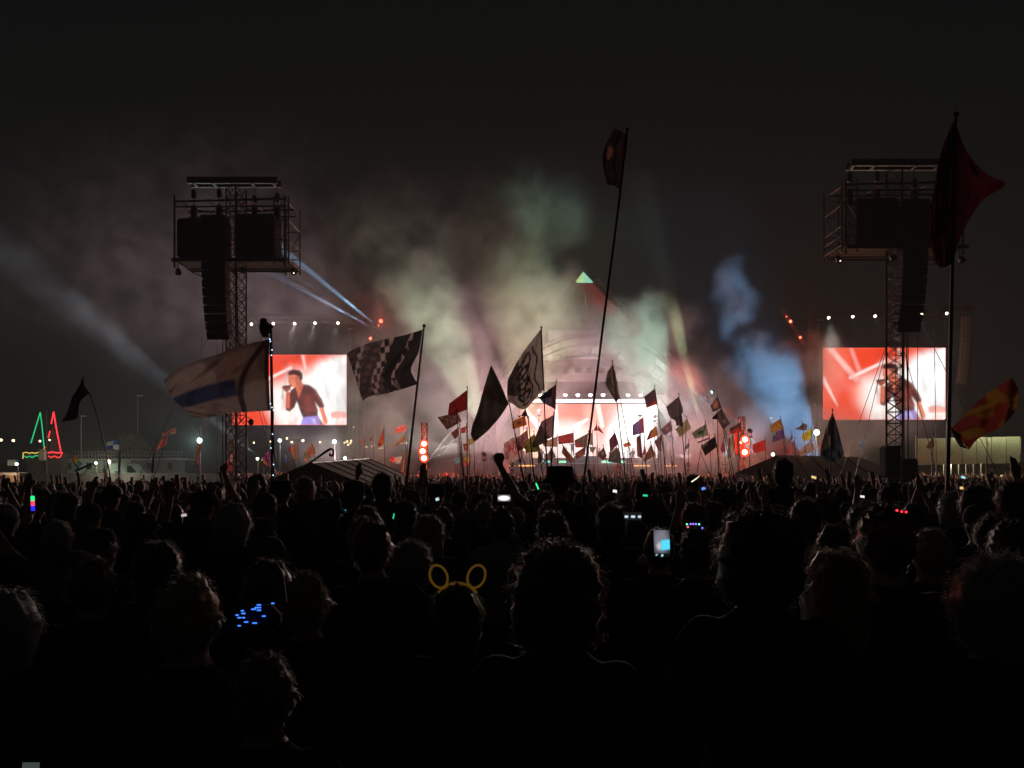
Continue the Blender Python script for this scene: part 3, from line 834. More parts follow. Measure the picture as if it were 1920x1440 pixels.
# hoarding fence in front
t = empty('hoarding_fence', (P(230, 0, 86).x, 86, gz(86)), 'long grey panel hoarding fence between the far crowd and cabin block', 'fence')
o = Vector(t.location); d = 86
for i in range(26):
    x0 = 36 + 15.6 * i
    rbox(x0, x0 + 15.2, 887 + (.6 if i % 2 else 0), 916, d, .08, 'panel', mat('hoarding_panel', (.06, .055, .056), .8, 0, .2, .3, 1))
    a = P(x0, 886, d) - o
    MB().tube((a.x, .12, 0), (a.x, .12, a.z), .04, 5).build('post', STEEL, t)
# low warm building at the far left
d = 92
t = empty('low_stall', (P(22, 0, d).x, d, gz(d)), 'low stall with warm lit lower wall left of the hoarding fence', 'stall')
o = Vector(t.location)
rbox(-30, 48, 886, 891, d - .2, 2.4, 'eave', mat('pale_trim', (.6, .62, .58), .6))
for i in range(5): rbox(-30 + 15.6 * i, -15 + 15.6 * i, 891, 916, d, .1, 'wall_board', mat('tan_board', (.4, .28, .2), .7, 0, .2, .2, 2))
lamp('stall_light', 'POINT', P(12, 895, d - 1.6) - o, 90, (1, .6, .35), .2, parent=t)
rbox(14, 31, 862, 873, d - 1, .4, 'sign_box', MINT)
# boat outlined in rope light
d = 90
t = empty('rope_light_boat', (P(80, 0, d).x, d, gz(d)), 'sailing boat outlined in green, yellow and red rope light', 'light sculpture')
o = Vector(t.location)
G_, R_, Y_ = glow('rope_green', (.02, .62, .22), 1.1), glow('rope_red', (1, .05, .06), 1.25), glow('rope_yellow', (.85, .6, .12), 1.1)
q = lambda x, y: P(x, y, d) - o
def rope(pts, m, r=.06): MB().path([q(*p) for p in pts], r, 6).build('light_rope', m, t)
rope([(75.5, 773), (67, 801), (58, 831)], G_); rope([(75.5, 773), (79, 800), (82.5, 838)], G_)
rope([(100.5, 772), (96, 795)], R_, .085); rope([(94, 808), (90.5, 821)], R_, .085); rope([(100.5, 772), (106, 806), (114, 846)], R_, .09)
rope([(43, 860), (43.5, 849), (50, 848), (55, 850), (60, 848.5), (66, 850), (72, 848)], Y_)
rope([(72, 848), (77, 847), (82, 842), (84.5, 838)], glow('rope_orange', (1, .25, .06), 1.1))
rope([(46, 855), (50, 858), (56, 855), (60, 858), (66, 854.5), (74, 854.5)], G_)
rope([(90, 849), (98, 847.5), (106, 849), (117, 848.5)], R_, .11); rope([(91, 855), (96, 858), (102, 855), (108, 858), (113, 857), (116, 850)], R_, .08)
MB().tube(q(87.5, 768), (q(87.5, 0).x, 0, 0), .08).build('mast', BLACK, t)
MB().add([q(101, 774) + Vector((0, .2, 0)), q(113, 844) + Vector((0, .2, 0)), q(90, 844) + Vector((0, .2, 0))], [(0, 1, 2)]).build('sail', mat('dark_sail', (.10, .06, .06), .9), t)
a, b = q(43, 849), q(117, 849)
MB().add([(a.x, .3, a.z), (b.x, .3, b.z), (b.x - .5, .3, 0), (a.x + .6, .3, 0), (a.x, 1.5, a.z), (b.x, 1.5, b.z), (b.x - .5, 1.5, 0), (a.x + .6, 1.5, 0)], [(0, 1, 2, 3), (7, 6, 5, 4), (0, 4, 5, 1), (1, 5, 6, 2), (2, 6, 7, 3), (3, 7, 4, 0)]).build('hull', mat('dark_hull', (.05, .045, .045), .8), t)
MB().bbox(q(80, 853), (1.0, .5, 1.4), .2).build('cabin', mat('cream_cabin', (.5, .42, .36), .7), t)

# thin lamp posts
for x, y0, dd, lab in ((152, 780, 100, 'thin grey lamp post rising behind the terrace railing near the boat of lights'), (258, 742, 100, 'tallest thin grey lamp post rising behind the cabin block'), (655, 616, 100, 'thin lamp post with flat head beside the left video screen'), (1535, 600, 96, 'short pale pole standing left of the video screen crossed by a mast')):
    p = P(x, y0, dd)
    t = empty('lamp_post', (p.x, dd, gz(dd)), lab, 'lamp post', 'thin lamp posts')
    MB().tube((0, 0, 0), (0, 0, p.z - gz(dd)), .09, 6, .05).build('post', STEEL, t)
    MB().bbox((.3, 0, p.z - gz(dd)), (.7, .25, .12), .03).build('head', mat('pale_trim', (.6, .62, .58), .6), t)

# glaring floodlights on posts
def post_light(x, y, d, r, col, power, label, grp='floodlights on posts among the flags', s=12):
    p = P(x, y, d)
    t = empty('post_light', (p.x, d, gz(d)), label, 'floodlight', grp)
    h = p.z - gz(d)
    MB().tube((0, .15, 0), (0, .15, h + .1), .05, 6).build('post', BLACK, t)
    f = MB().lathe([(r * .4, .3), (r * 1.1, .12), (r * 1.12, 0)], (0, 0, h), (0, 1, .15), 10).build('lamp_head', BLACK, t)
    MB().ball((0, -.03, h), r, 10, 8, (1, .5, 1)).build('lens', glow('post_%.2f_%.2f_%.2f' % col, col, s), f)
    if power: lamp('post_lamp', 'POINT', (0, -.45, h), power, col, .15, parent=t)
post_light(374.5, 826, 72, .24, (.72, 1, .86), 2600, 'brightest greenish white floodlight above an orange windsock')
post_light(627, 828, 80, .2, (.6, 1, .85), 1200, 'greenish floodlight on a post just under the left video screen corner')
post_light(524.5, 826, 80, .17, (.65, 1, .9), 300, 'smaller greenish floodlight beside the string light pole')
post_light(1531, 811, 66, .24, (1, .95, .5), 2200, 'yellowish white floodlight beside the yellow flag')
post_light(1449, 852, 52, .11, (1, .9, .7), 0, 'small warm floodlight at the ridge of the hip roofed tent')
post_light(204.5, 866, 84, .2, (1, .95, .65), 1300, 'warm white floodlight in front of the cabin block')
post_light(31.5, 870, 70, .14, (.7, .95, .95), 60, 'small cold lamp on a thick black post near the boat of lights')
post_light(180, 868, 84, .13, (.8, 1, .9), 0, 'small lamp beside the dark bird kite')
post_light(483, 860, 76, .13, (1, .95, .6), 0, 'small warm lamp low beside the purple and orange flag')
post_light(647, 859, 70, .13, (.95, 1, .8), 60, 'small lamp above the ridge of the striped gable tent')
# festoon bulbs far behind
BULB = glow('festoon_bulb', (1, .72, .34), 5)
def bulb(x, y, d, r=.1, m=None, label='small warm bulb in the string of far lights behind the flags', grp='far strung bulbs', cat='light bulb'):
    t = empty('festoon_bulb', P(x, y, d), label, cat, grp)
    MB().ball((0, 0, 0), r, 7, 5).build('glass', m or BULB, t)
    MB().tube((0, 0, r * .9), (0, 0, r * 2.4), r * .45, 6).build('socket', BLACK, t)
for x, y, r in ((476, 830, .1), (508, 828, .12), (538, 822, .12), (547, 829, .12), (568, 826, .15), (600, 829, .12), (646, 830, .1), (651, 828, .13), (659, 826.5, .15), (653, 834, .12), (657, 831, .1), (687, 838, .09), (697, 837, .09), (702, 834, .08), (711, 841, .1), (716, 840, .11), (736, 837, .1), (762, 831, .14), (722, 833, .08), (2, 825, .16), (25, 826, .16), (75, 827, .13), (93, 825, .11), (663, 801, .07), (1446, 784, .09), (1529, 759, .09), (1323, 829, .09), (1318, 803, .1), (930, 731, .1), (512, 817, .12)):
    bulb(x, y, 93, r)
# crossbar that the far bulbs hang from
t = empty('festoon_line', (P(600, 0, 93.2).x, 93.2, gz(93)), 'sagging cable that carries the far warm bulbs', 'cable')
o = Vector(t.location)
pts = [P(430 + 12 * i, 824 + 3 * math.sin(i * .9), 93.2) - o for i in range(31)]
MB().path(pts, .015, 4).build('cable', BLACK, t)
for x in (430, 550, 670, 790):
    p = P(x, 822, 93.2) - o
    MB().tube((p.x, 0, 0), (p.x, 0, p.z), .05).build('support_pole', BLACK, t)
# low ladder-like frame and crowd barrier by the stage
t = empty('ladder', (P(1359, 0, 70).x, 70, gz(70)), 'grey ladder standing among the crowd under the dark flags', 'ladder')
o = Vector(t.location)
for x in (1354, 1364): MB().tube((P(x, 0, 70).x - o.x, 0, 0), P(x, 865, 70) - o, .04).build('rail', STEEL, t)
for y in (871, 879, 887): MB().tube(P(1354, y, 70) - o, P(1364, y, 70) - o, .03).build('rung', STEEL, t)
t = empty('crowd_barrier', (P(980, 0, 76).x, 76, gz(76)), 'long steel barrier between the crowd and the stage front', 'barrier')
o = Vector(t.location)
for i in range(28):
    x = 800 + 20 * i
    MB().box((P(x, 0, 76).x - o.x, 0, .62), (1.02, .05, 1.2)).build('panel', STEEL, t)
# tree behind the terrace catching the floodlight
def tree(x, y, d, rx, rz, label):
    c = P(x, y, d)
    t = empty('tree', (c.x, d, gz(d)), label, 'tree')
    h = c.z - gz(d)
    tr = MB().tube((0, 0, 0), (0, 0, h * .7), .22, 8, .12)
    for k in range(7):
        a = k * .9
        tr.tube((0, 0, h * (.45 + .05 * k)), (math.cos(a) * rx * .6, math.sin(a) * rx * .5, h * (.6 + .06 * k)), .07, 5, .03)
    tr.build('trunk', mat('bark', (.1, .08, .06), .9, 0, .1, .4, 5), t)
    n = 1500
    cl = rng.normal(size=(14, 3)) * np.array([rx * .5, rx * .45, rz * .5])
    ctr = cl[rng.integers(0, 14, n)] + rng.normal(size=(n, 3)) * .32 * rx * .6
    ctr[:, 2] += h
    A = rng.normal(size=(n, 3)); A /= np.linalg.norm(A, axis=1)[:, None]
    B = np.cross(A, rng.normal(size=(n, 3))); B /= np.linalg.norm(B, axis=1)[:, None]
    s_ = rng.uniform(.1, .2, n)[:, None]
    V = np.stack([ctr - A * s_, ctr + B * s_ * .6, ctr + A * s_, ctr - B * s_ * .6], 1).reshape(-1, 3)
    me = bpy.data.meshes.new('crown'); me.from_pydata(V.tolist(), [], np.arange(n * 4).reshape(-1, 4).tolist())
    cr = link('crown', me, mat('leaves', (.10, .12, .06), .6, 0, .3), t); cr['kind'] = 'stuff'
tree(248, 826, 98, 2.0, 1.3, 'leafy tree lit by a floodlight behind the roof terrace')
tree(268, 838, 99, 1.3, 1.4, 'smaller leafy tree behind the cabin block beside the tallest lamp post')
# ------------------------------------------------------------------ flags
def col_solid(c): return lambda u, v: np.broadcast_to(np.array(c, float), u.shape + (3,)).copy()
def col_h(*cs):      # horizontal bands, top to bottom
    a = np.array(cs, float)
    return lambda u, v: a[np.clip((v * len(cs)).astype(int), 0, len(cs) - 1)]
def col_v(*cs):      # upright bands, hoist to fly
    a = np.array(cs, float)
    return lambda u, v: a[np.clip((u * len(cs)).astype(int), 0, len(cs) - 1)]
def col_check(a, b, nu, nv):
    A = np.array([a, b], float)
    return lambda u, v: A[((u * nu).astype(int) + (v * nv).astype(int)) % 2]
def col_spot(base, spot, cu=.5, cv=.5, r=.25):
    def f(u, v):
        m = (np.hypot((u - cu), (v - cv)) < r)[..., None]
        return np.where(m, np.array(spot, float), np.array(base, float))
    return f
def col_diag(a, b, t=1.0):
    return lambda u, v: np.where((u + v < t)[..., None], np.array(a, float), np.array(b, float))
def col_blotch(a, b, seed=1, sc_=5.0):
    def f(u, v):
        m = np.sin(u * sc_ * 2.1 + seed) * np.sin(v * sc_ * 1.7 + seed * 2) + .6 * np.sin(u * sc_ * 4.3 - v * 7 + seed * 3)
        return np.where((m > .15)[..., None], np.array(a, float), np.array(b, float))
    return f
def col_script(a, b, seed=1):
    """loops of hand painted script, too faint to read"""
    def f(u, v):
        w = np.abs(np.sin(u * 14 + seed) * .22 + .5 - v) < .07
        w |= np.abs(np.hypot((u * 5) % 1 - .5, (v - .3) * 2.4) - .35) < .1
        w &= (u > .08) & (u < .92) & (v > .12) & (v < .9)
        return np.where(w[..., None], np.array(b, float), np.array(a, float))
    return f
def col_fade(a, b, axis=0):
    A, B = np.array(a, float), np.array(b, float)
    return lambda u, v: A + (B - A) * smooth01(.2, .8, (u, v)[axis])[..., None]
def resample(pts, n):
    pts = np.array(pts, float)
    if len(pts) > 2:            # rounded: Catmull-Rom through the points
        q = np.vstack([2 * pts[0] - pts[1], pts, 2 * pts[-1] - pts[-2]])
        out = []
        for i in range(len(pts) - 1):
            p0, p1, p2, p3 = q[i:i + 4]
            for t in np.linspace(0, 1, 9)[:-1]:
                out.append(.5 * ((2 * p1) + (p2 - p0) * t + (2 * p0 - 5 * p1 + 4 * p2 - p3) * t * t + (3 * p1 - p0 - 3 * p2 + p3) * t ** 3))
        out.append(pts[-1]); pts = np.array(out)
    s = np.r_[0, np.cumsum(np.hypot(*np.diff(pts, axis=0).T))]
    if s[-1] < 1e-6: return np.repeat(pts[:1], n, 0)
    w = np.linspace(0, s[-1], n)
    return np.stack([np.interp(w, s, pts[:, 0]), np.interp(w, s, pts[:, 1])], 1)
FLAG_N = [0]
def flag(label, hoist, fly, d, colf, pole_to=None, top=None, bot=None, amp=.05, nu=18, nv=14, heavy=False, pole_r=.022, tip=.0, group=None, yaw=None, pole=None, cat='flag', waves=2.2):
    """hoist and fly edges top to bottom (photo pixels at distance d); top and bot: points between"""
    FLAG_N[0] += 1
    rs = random.Random(FLAG_N[0] * 13)
    eh, ef = resample(hoist, nv), resample(fly, nv)
    et = resample([hoist[0]] + (top or []) + [fly[0]], nu)
    eb = resample([hoist[-1]] + (bot or []) + [fly[-1]], nu)
    u, v = np.linspace(0, 1, nu)[None, :, None], np.linspace(0, 1, nv)[:, None, None]
    S = (1 - u) * eh[:, None] + u * ef[:, None] + (1 - v) * et[None] + v * eb[None]
    S -= (1 - u) * (1 - v) * eh[0] + u * (1 - v) * ef[0] + (1 - u) * v * eh[-1] + u * v * ef[-1]
    size = max(np.hypot(*(eh[nv // 2] - ef[nv // 2])), np.hypot(*(et[nu // 2] - eb[nu // 2]))) * PX(d)
    U, V = np.broadcast_arrays(u[..., 0], v[..., 0])
    if yaw is None: yaw = rs.uniform(-.35, .35)
    ph = rs.uniform(0, 6)
    dep = size * (yaw * U + amp * 1.4 * np.sin(waves * 2 * math.pi * (U + .25 * V) + ph) * (.25 + U) + amp * .9 * np.sin(9 * V + 4 * U + ph * 2) * U + amp * .5 * np.sin(17 * U - 11 * V + ph) + .022 * np.sin(11 * np.arctan2(V + .12, U + .06) + ph) * np.minimum(1, 2.5 * U) + .012 * np.sin(26 * U + 9 * np.sin(5 * V + ph) + ph) * np.minimum(1, 3 * U))
    D = d + dep
    pts = np.stack([(S[..., 0] - 960) / FOC * D, D, CAM_Z + (HOR - S[..., 1]) / FOC * D], -1)
    cx, cy_ = hoist[-1]
    hz_ = gz(d) + 1.15
    h0, h1 = P(*hoist[0], d), P(*hoist[-1], d)
    if pole is not None: a, b = P(*pole[0], d), P(*pole[-1], d)
    else:
        a = h0 + (h0 - h1).normalized() * (.12 + tip) if (h0 - h1).length > .05 else h0 + Vector((0, 0, .1))
        b = P(*pole_to, d) if pole_to else Vector((h1.x, d, hz_))
    if b.z > hz_ + .05 and abs(a.z - b.z) > .1:
        k = (a.z - hz_) / (a.z - b.z)
        b = a + (b - a) * k
    root = empty('flag', (b.x, b.y, gz(d)), label, cat, group or 'flags waving over the crowd')
    o = Vector(root.location)
    if pole is not None and len(pole) > 2:
        pp = resample(pole, 16)
        MB().path([P(x, y, d) - o for x, y in pp] + [Vector((P(*pp[-1], d) - o).xy.to_3d()) + Vector((0, 0, .9))], pole_r, 6).build('pole', POLE, root)
    else:
        MB().tube(b - o, a - o, pole_r * 1.25, 7, pole_r * .8).build('pole', POLE, root)
    MB().ball(a - o, pole_r * 1.7, 7, 5).build('finial', POLE, root)
    pts = pts - np.array(o)
    cl = sheet('cloth', pts, THICK if heavy else CLOTH, root, colf(U, V))
    return root
W_, BK, DK = (.62, .58, .55), (.012, .012, .013), (.05, .045, .045)
RD, OR, YL, GN, BL, PU, TN, BR, PK = (.42, .03, .025), (.5, .16, .04), (.62, .42, .05), (.10, .22, .08), (.03, .06, .25), (.16, .08, .26), (.42, .32, .24), (.16, .09, .07), (.5, .2, .2)
# --- large flags near the camera
def col_blue_stripe(u, v):
    c = np.empty(u.shape + (3,)); c[...] = (.33, .28, .26)
    m = smooth01(.03, -.01, np.maximum(np.abs(v - .60 + .04 * u) - .13, .36 - u))
    c = over(c, m, (.05, .07, .15))
    ub = .02 + .31 * np.sin(np.clip(v * 1.25, 0, 1) * 1.57)
    c = over(c, smooth01(.045, .025, np.abs(u - ub)), (.07, .055, .06))
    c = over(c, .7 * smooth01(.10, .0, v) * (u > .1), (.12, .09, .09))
    c = over(c, (u < .035) * 1.0, (.1, .08, .08))
    c = over(c, (np.sin(u * 90) > .85) * (v > .94) * .6, (.1, .09, .09))
    return c
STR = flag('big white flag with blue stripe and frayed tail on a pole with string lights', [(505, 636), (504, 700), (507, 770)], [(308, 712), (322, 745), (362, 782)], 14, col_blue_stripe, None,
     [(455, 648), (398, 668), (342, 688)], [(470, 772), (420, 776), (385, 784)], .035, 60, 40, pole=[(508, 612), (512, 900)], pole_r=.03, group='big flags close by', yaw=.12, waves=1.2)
flag('black swallow tailed flag on a thin bending pole', [(157, 701), (158, 722), (168, 736)], [(135, 745), (125, 775), (115, 791)], 15, col_solid(BK), None, [(149, 722)], [(150, 754), (147, 775), (142, 786)], .03, 14, 12, True, .012,
     pole=[(168, 738), (181, 775), (195, 830), (206, 890), (217, 965)], group='big flags close by')
def col_checked(u, v):
    k = (u * 9).astype(int); r = (v * 8).astype(int)
    c = np.empty(u.shape + (3,)); c[...] = (.05, .05, .055)
    c[u > .55] = (.12, .10, .10)
    diag = (u - .40 - .30 * v)
    st = (np.abs(diag - .04) < .075)
    st |= (np.abs(diag - .40) < .05) | (np.abs(diag + .28) < .03)
    chk = ((u * 16 - v * 0).astype(int) + (v * 8).astype(int)) % 2 == 0
    c[st & chk] = (.62, .54, .5)
    b = (np.sin(u * 31 + v * 9) * np.sin(v * 27 - u * 5) > .3) & (u > .5) & ~st
    c[b] = (.22, .17, .17)
    c[(v > .8) & (u > .3) & (u < .36)] = (.25, .21, .2)
    return c
flag('large dark checked flag with pale diagonal blocks and a curved gap at its pole', [(792, 618), (789, 640), (784, 662), (771, 690), (776, 708), (784, 720)], [(651, 662), (666, 710), (680, 752)], 20, col_checked, (764, 905),
     [(755, 629), (700, 641), (668, 652)], [(750, 731), (715, 740), (692, 744)], 0.03, 64, 44, False, .03, pole=[(795, 611), (762, 905)], group='big flags close by', waves=1.0)
flag('plain dark leaf shaped flag hanging in a tall wedge left of the script flag', [(921, 684), (936, 715), (954, 757)], [(885, 800), (883, 815), (889, 829)], 22, col_blotch((.13, .12, .10), (.09, .085, .075), 2), (978, 880),
     [(911, 715), (897, 765)], [(935, 785), (910, 812)], .05, 26, 22, True, .02, pole=[(954, 752), (978, 880)], group='big flags close by')
def col_grey_script(u, v):
    c = np.empty(u.shape + (3,)); c[...] = (.46, .42, .38)
    dark = (u > .62) & (v < .72)
    c[dark] = (.10, .09, .09)
    s = np.zeros(u.shape, bool)
    for k, off in enumerate((.2, .38, .55)):
        s |= np.abs(u - off - .05 * np.sin(v * 12 + k * 2)) < .022
    s |= np.abs(np.hypot((u - .55) * 2.2, ((v * 4.5) % 1 - .5)) - .3) < .1
    c[s & (v > .1) & (v < .93)] = (.035, .03, .03)
    c[u < .03] = (.06, .05, .05)
    return c
flag('pale grey wedge shaped flag with black loops of script', [(1015, 616), (1018, 680), (1021, 728)], [(952, 712), (951, 740), (952, 752)], 23, col_grey_script, (1025, 900),
     [(990, 648), (970, 678)], [(1000, 752), (982, 768), (962, 758)], .04, 48, 40, False, .02, pole=[(1015, 614), (1026, 890)], group='big flags close by')
flag('small dark tail of cloth hanging under the script flag', [(985, 766), (990, 781)], [(975, 783), (968, 779)], 23, col_solid(DK), (1026, 890), heavy=True, nu=8, nv=8, group='big flags close by', pole=[(990, 782), (1000, 880)])
flag('small flag of faded patterned cloth on top of a very tall swaying pole', [(1178, 252), (1172, 300), (1163, 356)], [(1152, 240), (1130, 290), (1137, 346)], 7.0, col_spot((.10, .06, .06), (.45, .2, .12), .72, .42, .13), None,
     [(1165, 247)], [(1150, 348)], .06, 22, 22, True, .011, pole=[(1176, 243), (1158, 400), (1132, 600), (1110, 780), (1093, 910)], group='big flags close by', tip=.02)
RED1 = flag('huge dark red flag with pointed top towering over the right delay tower', [(1790, 222), (1786, 350), (1784, 495)], [(1760, 300), (1742, 420), (1752, 490)], 9, col_fade((.06, .011, .016), (.12, .016, .025), 1), None,
     [(1772, 262)], [(1765, 502)], .05, 22, 26, True, .022, pole=[(1792, 215), (1776, 930)], group='big flags close by', yaw=.25)
RED2 = flag('right half of the huge dark red flag blown out to a point', [(1790, 224), (1788, 350), (1786, 494)], [(1884, 340), (1884, 346), (1880, 352)], 9.02, col_fade((.06, .01, .015), (.12, .014, .028), 0), None,
     [(1812, 282), (1850, 326)], [(1803, 440), (1840, 378)], .04, 22, 26, True, .012, pole=[(1792, 224), (1777, 930)], group='big flags close by', yaw=.1)
flag('large yellow and red flag drooping from its pole before the lit awning', [(1780, 806), (1800, 826), (1818, 842)], [(1898, 708), (1910, 735), (1906, 768)], 12, col_blotch((.22, .11, .02), (.19, .03, .02), 3, 4), (1775, 930),
     [(1805, 782), (1850, 738)], [(1835, 822), (1880, 798)], .05, 30, 20, False, .026, pole=[(1779, 780), (1775, 930)], group='big flags close by')
flag('white and navy flag hanging folded over the hip roofed tent', [(1561, 772), (1570, 800), (1583, 852)], [(1546, 812), (1538, 852), (1556, 868)], 24, lambda u, v: np.where((v > .6)[..., None], np.array((.05, .07, .10)), np.where((u > .45)[..., None], np.array((.30, .27, .24)), np.array((.08, .09, .11)))), (1556, 905),
     None, [(1572, 862)], .08, 24, 24, False, .02, pole=[(1561, 768), (1556, 905)], group='big flags close by')
flag('twisted dark flag between the yellow and red flag and its pole', [(1782, 800), (1790, 822), (1800, 838)], [(1796, 812), (1806, 832), (1819, 843)], 12, col_solid((.07, .05, .045)), (1776, 920), heavy=True, nu=8, nv=10, group='big flags close by')
